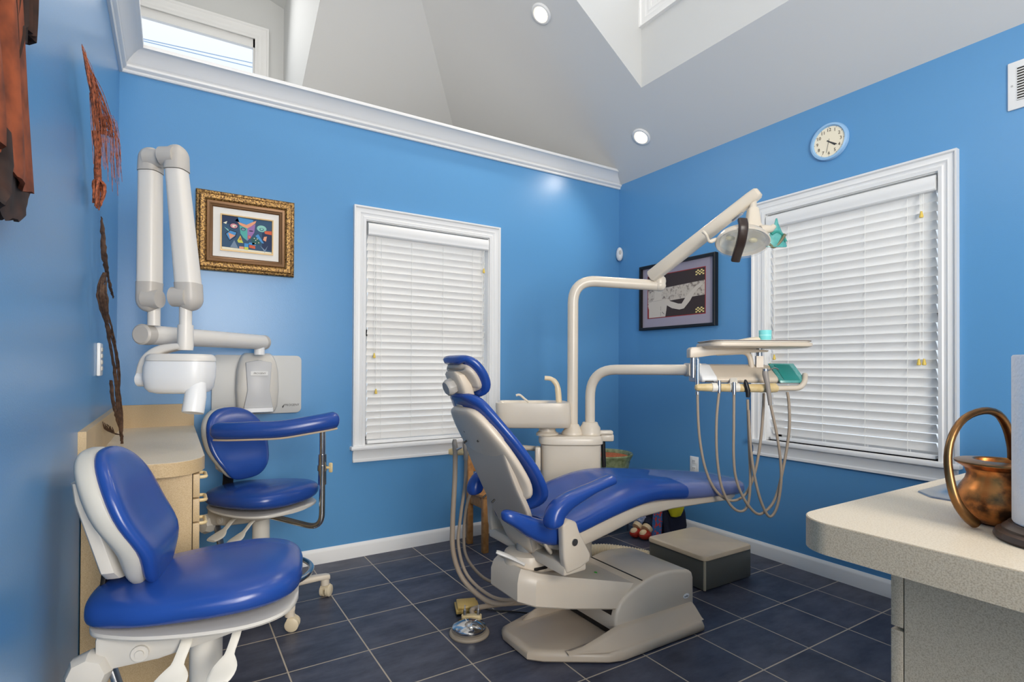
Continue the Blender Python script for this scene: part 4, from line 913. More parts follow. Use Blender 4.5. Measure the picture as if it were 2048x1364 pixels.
# backrest: panel, pan and cushion built along side-view spines (x, z, half width)
def spine_loft(mb, S, th, off=0.0, e=3.0, n=32, wing=0.0):
    for_ = []; S = dens(S, 3)
    for i, (x, z, hw, k) in enumerate(S):
        a, c = S[max(i - 1, 0)], S[min(i + 1, len(S) - 1)]
        t_ = Vector((c[0] - a[0], c[1] - a[1])).normalized(); nx, nz = t_.y, -t_.x
        if nx < 0 and False: nx, nz = -nx, -nz
        for_.append([(x + nx * (off + v + wing * u * u), Y0 + u, z + nz * (off + v + wing * u * u)) for u, v in se(hw, th * k, n, e)])
    mb.loft(for_)
BC = [(1.118, 0.612, 0.07, 0.25), (1.140, 0.618, 0.125, 0.7), (1.165, 0.645, 0.175, 0.95), (1.166, 0.685, 0.202, 1), (1.125, 0.760, 0.211, 1), (1.085, 0.818, 0.204, 1), (1.040, 0.880, 0.190, 1), (1.000, 0.935, 0.168, 1), (0.966, 0.985, 0.142, 1), (0.940, 1.020, 0.118, 0.95), (0.915, 1.036, 0.085, 0.7), (0.900, 1.040, 0.05, 0.25)]
b = MB(); spine_loft(b, BC, 0.024, 0.0, 3.0, 36, 0.15); b.build('back_cushion', VINYL, ch, sharp=60)
BP = [(1.105, 0.640, 0.10, 0.6), (1.125, 0.665, 0.165, 1), (1.115, 0.715, 0.186, 1), (1.075, 0.785, 0.186, 1), (1.030, 0.855, 0.172, 1), (0.985, 0.920, 0.146, 1), (0.955, 0.965, 0.120, 1), (0.935, 0.990, 0.095, 0.8), (0.925, 1.000, 0.06, 0.4)]
b = MB(); spine_loft(b, BP, 0.021, -0.012, 3.4, 36, 0.15); b.build('back_pan', BEIGE, ch, sharp=60)
BS = [(0.958, 0.985, 0.075, 0.5), (0.968, 0.965, 0.115, 1), (1.000, 0.890, 0.150, 1), (1.035, 0.790, 0.153, 1), (1.075, 0.700, 0.150, 1), (1.120, 0.610, 0.150, 1), (1.150, 0.540, 0.130, 1), (1.175, 0.480, 0.105, 1), (1.20, 0.43, 0.08, 1)]
b = MB(); spine_loft(b, BS, 0.013, -0.006, 7, 36); b.build('back_support', BEIGED, ch, sharp=40)
for (x, z, u) in ((0.985, 0.905, 0.06), (1.005, 0.855, 0.10), (1.0, 0.875, -0.02), (1.11, 0.615, 0.06), (1.11, 0.62, 0.13)):
    b = MB(); b.cyl((x - 0.022, Y0 + u, z - 0.01), (x - 0.008, Y0 + u, z), 0.004, 8); b.build('screw', BLACK, ch)
b = MB(); spine_loft(b, [(1.150, 0.545, 0.115, 1), (1.165, 0.505, 0.105, 1.3), (1.185, 0.465, 0.09, 1.6), (1.215, 0.430, 0.08, 1.6), (1.235, 0.410, 0.07, 1)], 0.020, -0.012, 5, 32); b.build('hinge_frame', BEIGE, ch)
# hinge frames at both sides of the seat, with arms
for s_ in (-1, 1):
    ys = Y0 + s_ * 0.262
    b = MB(); b.prism([(1.185, 0.583), (1.215, 0.600), (1.250, 0.585), (1.262, 0.55), (1.318, 0.455), (1.312, 0.432), (1.270, 0.415), (1.205, 0.405), (1.192, 0.46)], ys - 0.018, ys + 0.018, 'xzy', None, 0.009, 3); br = b.build('arm_bracket', BEIGE, ch)
    b = MB(); b.prism([(1.195, 0.396), (1.30, 0.400), (1.30, 0.430), (1.20, 0.436)], min(Y0 + s_ * 0.06, ys + s_ * 0.012), max(Y0 + s_ * 0.06, ys + s_ * 0.012), 'xzy', None, 0.008); b.build('cross_arm', BEIGE, br)
    b = MB(); b.cyl((1.238, ys + s_ * 0.016, 0.515), (1.238, ys + s_ * 0.022, 0.515), 0.013, 20); b.build('pivot_button', STEEL, br)
    ya = Y0 + s_ * 0.292
    P = smooth_path([(1.138, ya, 0.588), (1.135, ya, 0.612), (1.150, ya, 0.642), (1.19, ya, 0.668), (1.25, ya, 0.688), (1.32, ya, 0.707), (1.385, ya, 0.722), (1.412, ya, 0.727)], 4); R = []
    n = len(P); L = []
    for i, p in enumerate(P):
        f_ = i / (n - 1); tg = (P[min(i + 1, n - 1)] - P[max(i - 1, 0)]).normalized(); nn = Vector((-tg.z, 0, tg.x))
        hh = (0.034 if f_ < 0.35 else 0.034 - 0.016 * min(1, (f_ - 0.35) / 0.35)); e_ = min(1, (i + 0.5) / 4) * min(1, (n - 1 - i + 0.5) / 3)
        e_ = math.sqrt(1 - (1 - e_) ** 2)
        L.append([p + nn * v * e_ + Vector((0, u * e_, 0)) for u, v in se(0.038 - 0.008 * f_, hh, 22, 2.4)])
    b = MB(); b.loft(L); b.build('armrest', VINYL, ch, sharp=60)
b = MB(); b.tube(smooth_path([(1.06, Y0 - 0.17, 0.60), (1.09, Y0 - 0.20, 0.595), (1.13, Y0 - 0.215, 0.55), (1.17, Y0 - 0.20, 0.49), (1.21, Y0 - 0.17, 0.455)], 5), 0.012, 12, None, True, 0.6); b.build('seat_release_arm', BEIGE, ch)
# headrest
HC = [(0.882, 1.158, 0.06, 0.45), (0.892, 1.172, 0.095, 0.9), (0.918, 1.162, 0.113, 1.1), (0.948, 1.128, 0.120, 1.15), (0.970, 1.090, 0.113, 1.15), (0.976, 1.060, 0.095, 1.0), (0.962, 1.040, 0.06, 0.5)]
HC = list(reversed(HC))
b = MB(); spine_loft(b, HC, 0.020, 0.0, 2.8, 32, 0.3); b.build('headrest_cushion', VINYL, ch, sharp=60)
HP = list(reversed([(0.888, 1.148, 0.05, 0.4), (0.900, 1.152, 0.080, 1), (0.922, 1.132, 0.096, 1), (0.945, 1.10, 0.096, 1), (0.957, 1.072, 0.085, 1), (0.946, 1.055, 0.05, 0.5)]))
b = MB(); spine_loft(b, HP, 0.018, -0.006, 3, 32, 0.25); b.build('headrest_pan', BEIGED, ch, sharp=60)
b = MB(); b.loft([[(x, Y0 + u, z) for u in ()] or [(x + v, Y0 + u, z) for u, v in se(hw, th, 20, 4)] for x, z, hw, th in ((0.882, 1.130, 0.040, 0.010), (0.892, 1.118, 0.058, 0.020), (0.915, 1.08, 0.062, 0.026), (0.930, 1.045, 0.056, 0.024), (0.938, 1.022, 0.04, 0.014))]); b.build('headrest_bracket', BEIGE, ch)
nb_ = Vector((-0.80, 0, -0.3)).normalized(); a_, c_ = frame_of(nb_); p_ = Vector((0.900, Y0 + 0.01, 1.080))
Mk = Matrix(((a_.x, c_.x, nb_.x, p_.x), (a_.y, c_.y, nb_.y, p_.y), (a_.z, c_.z, nb_.z, p_.z), (0, 0, 0, 1)))
b = MB(); b.lathe([(0.026, 0.0), (0.032, 0.014), (0.032, 0.034), (0.026, 0.042)], 8, None, Mk); b.build('headrest_knob', mat('knob_grey', (166, 162, 156), 0.4), ch)
b = MB(); b.tube([(0.925, Y0, 1.05), (0.945, Y0, 1.02), (0.975, Y0, 0.955)], [0.022, 0.022, 0.024], 14, None, True, 0.7); b.build('headrest_bar', mat('bar_grey', (128, 128, 128), 0.4), ch)
b = MB(); b.box((0.945, Y0 + 0.03, 1.0), (0.035, 0.07, 0.045), None, 0.01, Matrix.Rotation(-0.4, 3, 'Y')); b.build('bar_collar', BEIGE, ch)

# ------------------------------------------------------------ dental unit behind the chair (frame turned to face the camera)
UR = -0.558
UX, UY = 1.833, 2.335
R3 = Matrix.Rotation(UR, 4, 'Z')
def U(l, d_, z, ox=UX, oy=UY):      # lateral, depth, height -> world
    v = R3 @ Vector((l, d_, 0)); return Vector((ox + v.x, oy + v.y, z))
du = thing('dental_unit', 'cream cuspidor unit with basin and cup filler behind the dental chair', 'dental unit', (UX, UY, 0), UR)
b = MB(); L = [[(u, v, z) for u, v in se(0.160 * k, 0.100 * k, 36, 5)] for z, k in ((0.0, 0.7), (0.30, 0.72), (0.42, 0.9), (0.50, 0.96), (0.60, 0.99), (0.735, 1.0))]
b.loft(L); b.build('body', CREAM, du)
b = MB(); b.loft([[(u, v, z) for u, v in se(0.170 * k, 0.110 * k, 36, 4.5)] for z, k in ((0.737, 0.96), (0.742, 1.0), (0.765, 1.0), (0.778, 0.97), (0.783, 0.92))]); b.build('lid', CREAM, du)
b = MB(); b.box((-0.178, -0.05, 0.66), (0.03, 0.06, 0.13), None, 0.01); b.build('side_box', CREAM, du)
b = MB(); b.lathe([(0.060, 0.778), (0.060, 0.79), (0.046, 0.802), (0.044, 0.83)], 28, None, Matrix.Translation((-0.125, 0.0, 0))); b.build('basin_neck', CREAM, du)
b = MB(); L = []
for z, l0, l1, w in ((0.825, -0.30, -0.085, 0.07), (0.832, -0.315, -0.075, 0.085), (0.866, -0.335, -0.07, 0.095)): L.append([((l0 + l1) / 2 + u, v, z) for u, v in se((l1 - l0) / 2, w, 28, 3.5)])
b.loft(L); b.build('basin_support', BEIGED, du)
b = MB(); L = []
for z, l0, l1, w in ((0.826, -0.37, -0.014, 0.10), (0.832, -0.385, -0.006, 0.112), (0.86, -0.398, -0.002, 0.122), (0.94, -0.406, -0.006, 0.130), (0.957, -0.404, -0.010, 0.128), (0.960, -0.398, -0.02, 0.122), (0.957, -0.39, -0.11, 0.112), (0.925, -0.37, -0.14, 0.098), (0.89, -0.34, -0.17, 0.07)):
    L.append([((l0 + l1) / 2 + u, v, z) for u, v in se((l1 - l0) / 2, w, 44, 6)])
b.loft(L); b.build('basin', CREAM, du, sharp=50)
b = MB(); b.tube(smooth_path([(-0.062, 0.0, 0.95), (-0.066, 0, 1.01), (-0.076, 0, 1.055), (-0.104, 0, 1.083), (-0.14, 0, 1.088)], 5), [0.0165] * 8 + [0.0145] * 6 + [0.012] * 7, 14); b.build('spout', mat('ivory_spout', (222, 202, 168), 0.3), du)
b = MB(); b.tube(smooth_path([(-0.225, 0.02, 0.955), (-0.25, 0.02, 0.975), (-0.275, 0.02, 0.995), (-0.295, 0.02, 0.992)], 4), 0.006, 8); b.build('bowl_rinse_tube', CREAM, du)
b = MB(); b.box((0.185, 0.0, 0.795), (0.09, 0.05, 0.022), None, 0.008); b.box((0.20, 0.02, 0.765), (0.075, 0.055, 0.04), None, 0.01); b.build('control_block', CREAM, du)
b = MB(); b.tube([(0.185, 0.04, 0.74), (0.19, 0.04, 0.60)], 0.012, 10); b.build('drain_hose', BLACK, du)

# ------------------------------------------------------------ operating light on its post
ol = thing('operating_light', 'cream dental operating light on a tall bent post, in front of the ink drawing', 'dental light', U(0.012, 0.0, 0.783))
p0 = U(0.012, 0.0, 0.783)
b = MB(); Mx = Matrix.Translation((p0.x, p0.y, 0)); b.lathe([(0.058, 0.784), (0.058, 0.796), (0.044, 0.815), (0.036, 0.835), (0.031, 0.84)], 28, None, Mx); b.build('post_collar', CREAM, ol)
pe = Vector((2.262, 2.10, 1.597))
b = MB(); b.tube(round_corners([(p0.x, p0.y, 0.80), (p0.x, p0.y, 1.622), tuple(pe)], 0.13, 10), 0.029, 20); b.build('post', CREAM, ol)
b = MB(); b.ball(pe, (0.036, 0.036, 0.031), None, 18, 10); b.lathe([(0.033, 0.0), (0.036, 0.02), (0.034, 0.036), (0.026, 0.045)], 22, None, Matrix.Translation(pe + Vector((0, 0, 0.004)))); b.cyl(pe + Vector((0, 0, 0.03)), pe + Vector((0, 0, 0.075)), 0.022, 16); b.build('lower_joint', CREAM, ol)
A0 = Vector((2.222, 2.102, 1.652)); A1 = Vector((2.375, 1.590, 1.985))
b = MB(); dv = (A1 - A0).normalized(); sd = dv.cross(Vector((0, 0, 1))).normalized(); up = sd.cross(dv)
b.loft([[p + sd * u + up * v for u, v in se(w, h_, 24, 4)] for p, w, h_ in ((A0 - dv * 0.02, 0.026, 0.026), (A0 - dv * 0.012, 0.031, 0.034), (A0 + dv * 0.20, 0.031, 0.034), (A1 - dv * 0.03, 0.028, 0.029), (A1 + dv * 0.005, 0.026, 0.026), (A1 + dv * 0.016, 0.016, 0.018))]); b.build('balance_arm', CREAM, ol)
b = MB(); m_ = A0 + (A1 - A0) * 0.80 - up * 0.033
b.box(m_, (0.06, 0.016, 0.012), None, 0.004, dv.to_track_quat('X', 'Z').to_matrix()); b.build('tension_slot', STEEL, ol)
b = MB(); h0 = A1 - dv * 0.02; b.cyl(h0 - Vector((0, 0, 0.005)), h0 - Vector((0, 0, 0.07)), 0.017, 16); b.build('drop_pin', CREAM, ol)
b = MB(); hb = h0 - Vector((0, 0, 0.145)); b.loft([[h0 - Vector((0, 0, dz)) + rt * u + fw * v for u, v in se(w, w2, 20, 4)] for dz, w, w2 in ((0.055, 0.020, 0.020), (0.062, 0.025, 0.022), (0.135, 0.035, 0.030), (0.155, 0.050, 0.038), (0.168, 0.050, 0.038), (0.172, 0.040, 0.030))]); b.build('yoke_housing', CREAM, ol)
HN = (rt * -0.10 - fw * 0.46 + Vector((0, 0, -0.88))).normalized(); hcx = Vector((2.268, 1.592, 1.746)); a_, c_ = rt - HN * rt.dot(HN), None
a_.normalize(); c_ = HN.cross(a_)
Mh = Matrix(((a_.x, c_.x, HN.x, hcx.x), (a_.y, c_.y, HN.y, hcx.y), (a_.z, c_.z, HN.z, hcx.z), (0, 0, 0, 1)))
b = MB(); b.lathe([(0.02, -0.058), (0.07, -0.050), (0.105, -0.025), (0.121, 0.0), (0.124, 0.010), (0.119, 0.014), (0.108, 0.004), (0.09, -0.016), (0.05, -0.034), (0.01, -0.038)], 40, None, Mh, True, 1.0, 0.82); b.build('reflector_head', CREAM, ol)
b = MB(); b.lathe([(0.104, 0.002), (0.088, -0.014), (0.05, -0.031), (0.012, -0.035)], 32, None, Mh, False, 1.0, 0.82); b.build('mirror', mat('pale_mirror', (232, 226, 208), 0.12, metal=0.35), ol)
for dx in (-0.055, 0.05):
    b = MB(); b.ball(Mh @ Vector((dx, 0.0, -0.008)), (0.026, 0.018, 0.012), None, 16, 8); b.build('lamp_lens', mat('pale_yellow_glass', (226, 214, 160), 0.15), ol)
b = MB(); b.lathe([(0.121, 0.012), (0.119, 0.026), (0.10, 0.040), (0.05, 0.050), (0.01, 0.052)], 40, None, Mh, True, 1.0, 0.82); b.build('clear_shield', CLEAR, ol)
b = MB(); mm = lambda x, y, z: Mh @ Vector((x, y, z))
ss = -1 if mm(0, 1, 0).z > mm(0, 0, 0).z else 1
P = smooth_path([mm(-0.036, -0.105 * ss, -0.03), mm(-0.034, -0.102 * ss, 0.012), mm(-0.028, -0.05 * ss, 0.05), mm(-0.022, 0.02 * ss, 0.066), mm(-0.016, 0.062 * ss, 0.070)], 4)
L = []
for i, p in enumerate(P):
    tg = (P[min(i + 1, len(P) - 1)] - P[max(i - 1, 0)]).normalized(); nn = tg.cross(a_).normalized()
    L.append([p + a_ * u + nn * v for u, v in se(0.021, 0.011, 16, 4)])
b.loft(L); b.build('lamp_strap', mat('dark_brown_plastic', (56, 44, 40), 0.35), ol)
b = MB(); b.tube(smooth_path([mm(-0.118, 0.0, 0.0), mm(-0.15, 0.01 * ss, 0.012), mm(-0.172, -0.015 * ss, -0.005), mm(-0.19, -0.02 * ss, -0.02)], 4), [0.006, 0.008, 0.010, 0.010, 0.008, 0.007, 0.007, 0.007, 0.007, 0.007, 0.008, 0.008, 0.006], 10); b.build('grip', CREAM, ol)
b = MB(); b.tube(smooth_path([mm(0.118, 0.0, 0.0), mm(0.15, 0.015 * ss, 0.01), mm(0.175, 0.0, -0.01), mm(0.19, -0.03 * ss, -0.035)], 4), 0.007, 10); b.build('grip', mat('olive_grip', (120, 120, 92), 0.4), ol)
g0 = hcx + rt * 0.115 + Vector((0, 0, 0.03))
b = MB(); b.tube(smooth_path([g0 + rt * 0.02, g0 + rt * 0.045 + Vector((0, 0, 0.012)), g0 + rt * 0.07 + Vector((0, 0, 0.0)), g0 + rt * 0.088 + Vector((0, 0, -0.035))], 4), [0.010] * 13, 10, None, True, 0.8)
b.build('wrapped_grip', mat('teal_solid', (58, 150, 138), 0.4), ol)
b = MB(); q0 = g0 + rt * 0.045
b.loft([[q0 + rt * u + fw * v * 1.0 + Vector((0, 0, z)) for u, v in se(w, 0.006, 14, 2)] for z, w in ((0.075, 0.003), (0.05, 0.010), (0.015, 0.026), (-0.02, 0.04), (-0.055, 0.05), (-0.06, 0.046))])
b.build('film_wrap', TEAL, ol)
b = MB(); b.tube([g0 - rt * 0.03 + Vector((0, 0, 0.02)), g0 - rt * 0.01 + Vector((0, 0, 0.024)), g0 + rt * 0.02 + Vector((0, 0, 0.026)), g0 + rt * 0.035 + Vector((0, 0, 0.04))], [0.022, 0.022, 0.017, 0.012], 16); b.build('side_pivot', CREAM, ol)

# ------------------------------------------------------------ instrument delivery unit on its arm
DX, DY_ = 2.285, 1.585
D = lambda l, d_, z: U(l, d_, z, DX, DY_)
dl = thing('delivery_unit', 'beige instrument delivery head with tray on a bent arm, over the foot of the chair', 'dental delivery unit', U(0.11, -0.0, 0.783))
p0 = U(0.107, 0.0, 0.783)
b = MB(); b.lathe([(0.060, 0.784), (0.060, 0.80), (0.056, 0.806), (0.056, 0.82), (0.046, 0.835), (0.040, 0.85), (0.034, 0.852)], 28, None, Matrix.Translation((p0.x, p0.y, 0))); b.build('post_collar', CREAM, dl)
b = MB(); b.tube(round_corners([(p0.x, p0.y, 0.82), (p0.x, p0.y, 1.135), tuple(D(-0.235, 0.10, 1.137)), ], 0.15, 10), 0.0265, 20); b.build('support_arm', CREAM, dl)
b = MB(); b.prism(rrect(-0.25, -0.19, 1.105, 1.17, 0.012), 0.05, 0.14, 'xzy')
for v in b.bm.verts: v.co = D(v.co.x, v.co.y, v.co.z)
b.build('arm_block', BEIGE, dl)
def Dprism(out, a0, a1, ax, name, m, bev=0.0, parent=None):
    b = MB(); b.prism(out, a0, a1, ax, None, bev, 3)
    for v in b.bm.verts: v.co = D(v.co.x, v.co.y, v.co.z)
    return b.build(name, m, parent or dl)
# console: side profile (depth, z) extruded along the width
Dprism([(-0.035, 1.078), (-0.045, 1.092), (-0.038, 1.105), (0.055, 1.160), (0.10, 1.166), (0.15, 1.160), (0.15, 1.078)], -0.150, 0.135, 'yzx', 'console', BEIGE, 0.006)
Dprism([(-0.035, 1.079), (-0.05, 1.092), (-0.042, 1.108), (0.05, 1.163), (0.10, 1.169), (0.148, 1.160), (0.148, 1.079)], -0.222, -0.148, 'yzx', 'console_end', WHITE, 0.012)
Dprism(rrect(-0.205, -0.17, 1.080, 1.088, 0.001), -0.0525, -0.046, 'xzy', 'slot', BLACK)
Dprism([(-0.05, 1.076), (-0.052, 1.084), (0.05, 1.160), (0.06, 1.150), (0.06, 1.076)], 0.140, 0.235, 'yzx', 'touch_pad', mat('pad_grey', (190, 190, 184), 0.4), 0.004)
Dprism([(-0.060, 1.080), (-0.058, 1.092), (0.052, 1.170), (0.062, 1.168), (-0.048, 1.086)], 0.132, 0.252, 'yzx', 'teal_sleeve', TEAL, 0.002)
Dprism([(-0.058, 1.0935), (-0.0565, 1.096), (0.04, 1.1645), (0.041, 1.1615)], 0.152, 0.225, 'yzx', 'sleeve_label', mat('teal_deep', (44, 136, 128), 0.4))
# holder bar
b = MB(); P = [D(-0.262, -0.07, 1.058), D(-0.256, -0.07, 1.058), D(-0.20, -0.07, 1.058), D(0.09, -0.07, 1.055), D(0.112, -0.07, 1.055), D(0.120, -0.07, 1.055)]
b.tube(P, [0.009, 0.016, 0.0185, 0.0195, 0.017, 0.008], 18); b.build('holder_bar', IVORY, dl)
for l, w in ((-0.175, 0.012), (-0.085, 0.022), (0.085, 0.020)):
    b = MB(); b.tube([D(l - w, -0.07, 1.058), D(l + w, -0.07, 1.058)], 0.0215, 18); b.build('bar_clamp', mat('clamp_white', (228, 222, 210), 0.35) if l < 0 else IVORY, dl)
b = MB(); b.loft([[D(-0.085 + u + 0.02 * k, -0.07 + 0.05 * k, 1.078 + 0.03 * k + v) for u, v in se(0.018, 0.006, 14, 4)] for k in (0, 0.5, 1.0)]); b.build('clamp_strap', mat('clamp_white', (228, 222, 210), 0.35), dl)
b = MB(); b.tube(round_corners([D(0.11, -0.07, 1.055), D(0.215, -0.075, 1.057), D(0.245, -0.06, 1.085), D(0.262, -0.03, 1.118)], 0.03), 0.0125, 14); b.build('grip_handle', BEIGE, dl)
# upper arm and tray
Dprism([(-0.255, 1.195), (-0.255, 1.235), (-0.245, 1.245), (-0.16, 1.250), (0.05, 1.238), (0.12, 1.232), (0.115, 1.224), (-0.02, 1.218), (-0.16, 1.205), (-0.22, 1.196)], 0.02, 0.075, 'xzy', 'tray_arm', BEIGE, 0.006)
b = MB(); b.tube(round_corners([D(-0.12, 0.047, 1.218), D(0.035, 0.047, 1.226), D(0.050, 0.047, 1.15)], 0.04), 0.0125, 14); b.build('tray_arm_bend', BEIGE, dl)
b = MB(); b.tube([D(-0.232, 0.048, 1.10), D(-0.232, 0.048, 1.20)], 0.013, 14); b.build('pivot_post', STEEL, dl)
b = MB(); b.tube([D(0.085, 0.047, 1.15), D(0.085, 0.047, 1.205)], 0.022, 4); b.build('tray_post_cover', BEIGE, dl)
b = MB(); b.tube([D(0.085, 0.047, 1.20), D(0.085, 0.047, 1.24)], 0.014, 14); b.build('tray_post', STEEL, dl)
def tray_loop(k, z, grow=0.0): return [D(0.035 + u * k, 0.01 + v * k, z) for u, v in [(x, y) for x, y in rrect(-0.232 - grow, 0.232 + grow, -0.13 - grow, 0.13 + grow, 0.05)]]
b = MB(); b.loft([tray_loop(0.92, 1.240), tray_loop(1.0, 1.247), tray_loop(1.01, 1.254), tray_loop(1.0, 1.262), tray_loop(0.97, 1.264)]); tr = b.build('tray_holder', BEIGE, dl)
ty = thing('instrument_tray', 'flat white instrument tray lying on the delivery unit', 'tray', D(0.035, 0.01, 1.264))
b = MB(); b.loft([tray_loop(0.945, 1.2645), tray_loop(0.96, 1.268), tray_loop(0.985, 1.2725), tray_loop(0.98, 1.274), tray_loop(0.94, 1.269)]); b.build('tray_body', mat('tray_white', (226, 222, 214), 0.4), ty)
b = MB(); b.loft([tray_loop(0.987, 1.2695), tray_loop(0.989, 1.2715), tray_loop(0.985, 1.2728)], None, False, False); b.build('dark_edge', mat('edge_brown', (92, 74, 62), 0.5), ty)
cp = D(0.105, 0.03, 1.2695)
t = thing('paper_cup', 'aqua paper cup standing on the instrument tray', 'cup', cp)
b = MB(); b.lathe([(0.026, 1.2697), (0.0265, 1.271), (0.0285, 1.325), (0.0285, 1.327), (0.0272, 1.325), (0.025, 1.272)], 28, None, Matrix.Translation((cp.x, cp.y, 0))); b.build('cup_wall', CUPC, t)
b = MB(); b.lathe([(0.0275, 1.30), (0.0281, 1.302), (0.0281, 1.304), (0.0278, 1.306)], 28, None, Matrix.Translation((cp.x, cp.y, 0)), False); b.build('fold_line', mat('aqua_light', (160, 228, 226), 0.5), t)
t = thing('paper_packet', 'cream paper instrument pouch lying on the tray beside the aqua cup', 'pouch', D(0.02, 0.05, 1.27))
b = MB(); b.loft([[D(x, 0.05 + u, z + v) for u, v in se(0.035, th, 16, 3)] for x, z, th in ((-0.07, 1.271, 0.001), (-0.03, 1.275, 0.005), (0.03, 1.281, 0.011), (0.07, 1.284, 0.014), (0.076, 1.282, 0.010))]); b.build('pouch', mat('pouch_cream', (222, 208, 184), 0.7), t)
# handpieces with hoses hanging from the bar
def hose_thing(label, pts, dofs, tip, name='handpiece', cat='handpiece', r=0.0062, m=HOSE):
    n = len(pts)
    W = [D(l, -0.07 + dofs[0] + (dofs[1] - dofs[0]) * i / (n - 1), z) for i, (l, z) in enumerate(pts)]
    t = thing(name, label, cat, W[0], group='handpieces on the delivery unit')
    b = MB(); b.tube(smooth_path(W, 6), r, 10); b.build('hose', m, t)
    tip(t, W[0]); return t
def px(u, v): return ((u - 1493) * 0.002300, 1.148 - (v - 727.5) * 0.002300)
def tip_turbine(t, p):
    b = MB(); q = p + Vector((0, 0, 0)); z = lambda dz, l=0: q + Vector((0, 0, dz)) + rt * l
    b.tube([z(-0.01), z(0.02), z(0.06), z(0.10), z(0.135), z(0.15)], [0.006, 0.008, 0.010, 0.0085, 0.010, 0.006], 14); b.build('body', CHROME, t)
    b = MB(); b.tube([z(-0.02), z(-0.008)], 0.009, 12); b.build('coupling', STEEL, t)
def tip_clip(t, p):
    b = MB(); b.tube([p + Vector((0, 0, -0.012)), p + Vector((0, 0, 0.02)), p + Vector((0, 0, 0.045))], [0.008, 0.009, 0.007], 12); b.build('body', STEEL, t)
def tip_dark(t, p):
    b = MB(); b.tube([p + Vector((0, 0, -0.03)), p + Vector((0, 0, 0.0)) , p + Vector((0, 0, 0.035)) - rt * 0.01, p + Vector((0, 0, 0.05)) - rt * 0.012], [0.008, 0.011, 0.010, 0.004], 12); b.build('body', BLACK, t)
def tip_syringe(t, p):
    z = lambda dz, l=0: p + Vector((0, 0, dz)) + rt * l
    b = MB(); b.tube([z(-0.07, 0.012), z(-0.03, 0.008), z(0.02, 0.0), z(0.07, -0.010), z(0.085, -0.011)], [0.008, 0.010, 0.0105, 0.0135, 0.012], 14); b.build('body', mat('syringe_grey', (150, 142, 134), 0.4), t)
    b = MB(); b.tube([z(0.08, -0.010), z(0.094, -0.010)], 0.012, 14); b.build('cap', STEEL, t)
    b = MB(); b.tube(smooth_path([z(0.082, -0.006), z(0.09, 0.012), z(0.098, 0.032), z(0.092, 0.05)], 4), 0.0028, 8); b.build('nozzle', CHROME, t)
hose_thing('chrome turbine handpiece at the left end of the delivery bar with long looping hose',
           [px(*p) for p in ((1384, 772), (1386, 830), (1391, 880), (1402, 930), (1421, 970), (1450, 992), (1480, 983), (1500, 945), (1512, 890), (1519, 830), (1522, 778))], (0.0, 0.03), tip_turbine)
hose_thing('steel tipped handpiece second from the left end of the delivery bar with grey hose',
           [px(*p) for p in ((1425, 772), (1420, 830), (1421, 900), (1430, 960), (1448, 998), (1468, 1011), (1483, 998), (1488, 950), (1486, 880), (1483, 790))], (-0.014, -0.004), tip_clip)
hose_thing('handpiece hose hanging below the white clamp of the delivery bar',
           [px(*p) for p in ((1452, 775), (1452, 840), (1452, 900), (1457, 945), (1473, 985), (1495, 1012), (1512, 1012), (1535, 985), (1552, 920), (1563, 850), (1563, 800), (1560, 775))], (-0.026, -0.012), tip_clip)
hose_thing('grey air and water syringe with bent nozzle rising above the delivery bar',
           [px(*p) for p in ((1516, 770), (1522, 800), (1533, 850), (1541, 900), (1543, 950), (1535, 1000), (1520, 1018), (1503, 985), (1490, 930), (1483, 870), (1480, 810))], (-0.036, -0.030), tip_syringe)
t = thing('handpiece', 'short dark handpiece clipped in the middle of the delivery bar', 'handpiece', D(-0.03, -0.09, 1.05), group='handpieces on the delivery unit'); tip_dark(t, D(-0.030, -0.093, 1.045))
# ------------------------------------------------------------ assistant suction holder
ah = thing('suction_holder', 'ivory suction holder bracket sticking out behind the chair back', 'holder', U(-0.15, 0, 0.74))
b = MB(); b.tube(round_corners([U(-0.16, 0.02, 0.70), U(-0.45, 0.05, 0.72), (1.15, 2.24, 0.756)], 0.08), 0.014, 12); b.build('arm', BEIGE, ah)
b = MB(); b.tube([(1.078, 2.272, 0.757), (1.09, 2.266, 0.757), (1.16, 2.224, 0.757), (1.20, 2.20, 0.757)], [0.012, 0.016, 0.0165, 0.013], 16); b.build('holder_bar', IVORY, ah)
for (p, lb, pts, m_) in (((1.110, 2.250, 0.757), 'thick suction hose, outer left of the two on the holder behind the chair', [(1.10, 2.247, 0.75), (1.098, 2.247, 0.63), (1.09, 2.25, 0.44), (1.094, 2.25, 0.30), (1.13, 2.22, 0.18), (1.19, 2.12, 0.11), (1.24, 2.03, 0.115), (1.28, 1.96, 0.16)], 0.0115),
                        ((1.145, 2.228, 0.757), 'thin suction hose, inner right of the two on the holder behind the chair', [(1.142, 2.224, 0.75), (1.14, 2.225, 0.62), (1.122, 2.235, 0.46), (1.115, 2.24, 0.33), (1.145, 2.21, 0.20), (1.20, 2.10, 0.135), (1.25, 2.0, 0.14), (1.29, 1.93, 0.18)], 0.0075)):
    t = thing('suction_hose', lb, 'suction hose', p, group='suction hoses behind the chair')
    b = MB(); b.tube(smooth_path(pts, 6), m_, 10); b.build('hose', HOSE, t)
    b = MB(); q = Vector(pts[0]); b.tube([q + Vector((0, 0, -0.03)), q + Vector((0, 0, 0.02)), q + Vector((-0.004, 0, 0.05)), q + Vector((-0.004, 0, 0.066))], [0.010, 0.013, 0.012, 0.008], 12); b.build('handpiece', mat('suction_grey', (150, 142, 132), 0.4), t)
    b = MB(); b.tube([q + Vector((0.0, -0.012, 0.02)), q + Vector((0.022, -0.02, 0.03))], 0.006, 8); b.build('valve', STEEL, t)
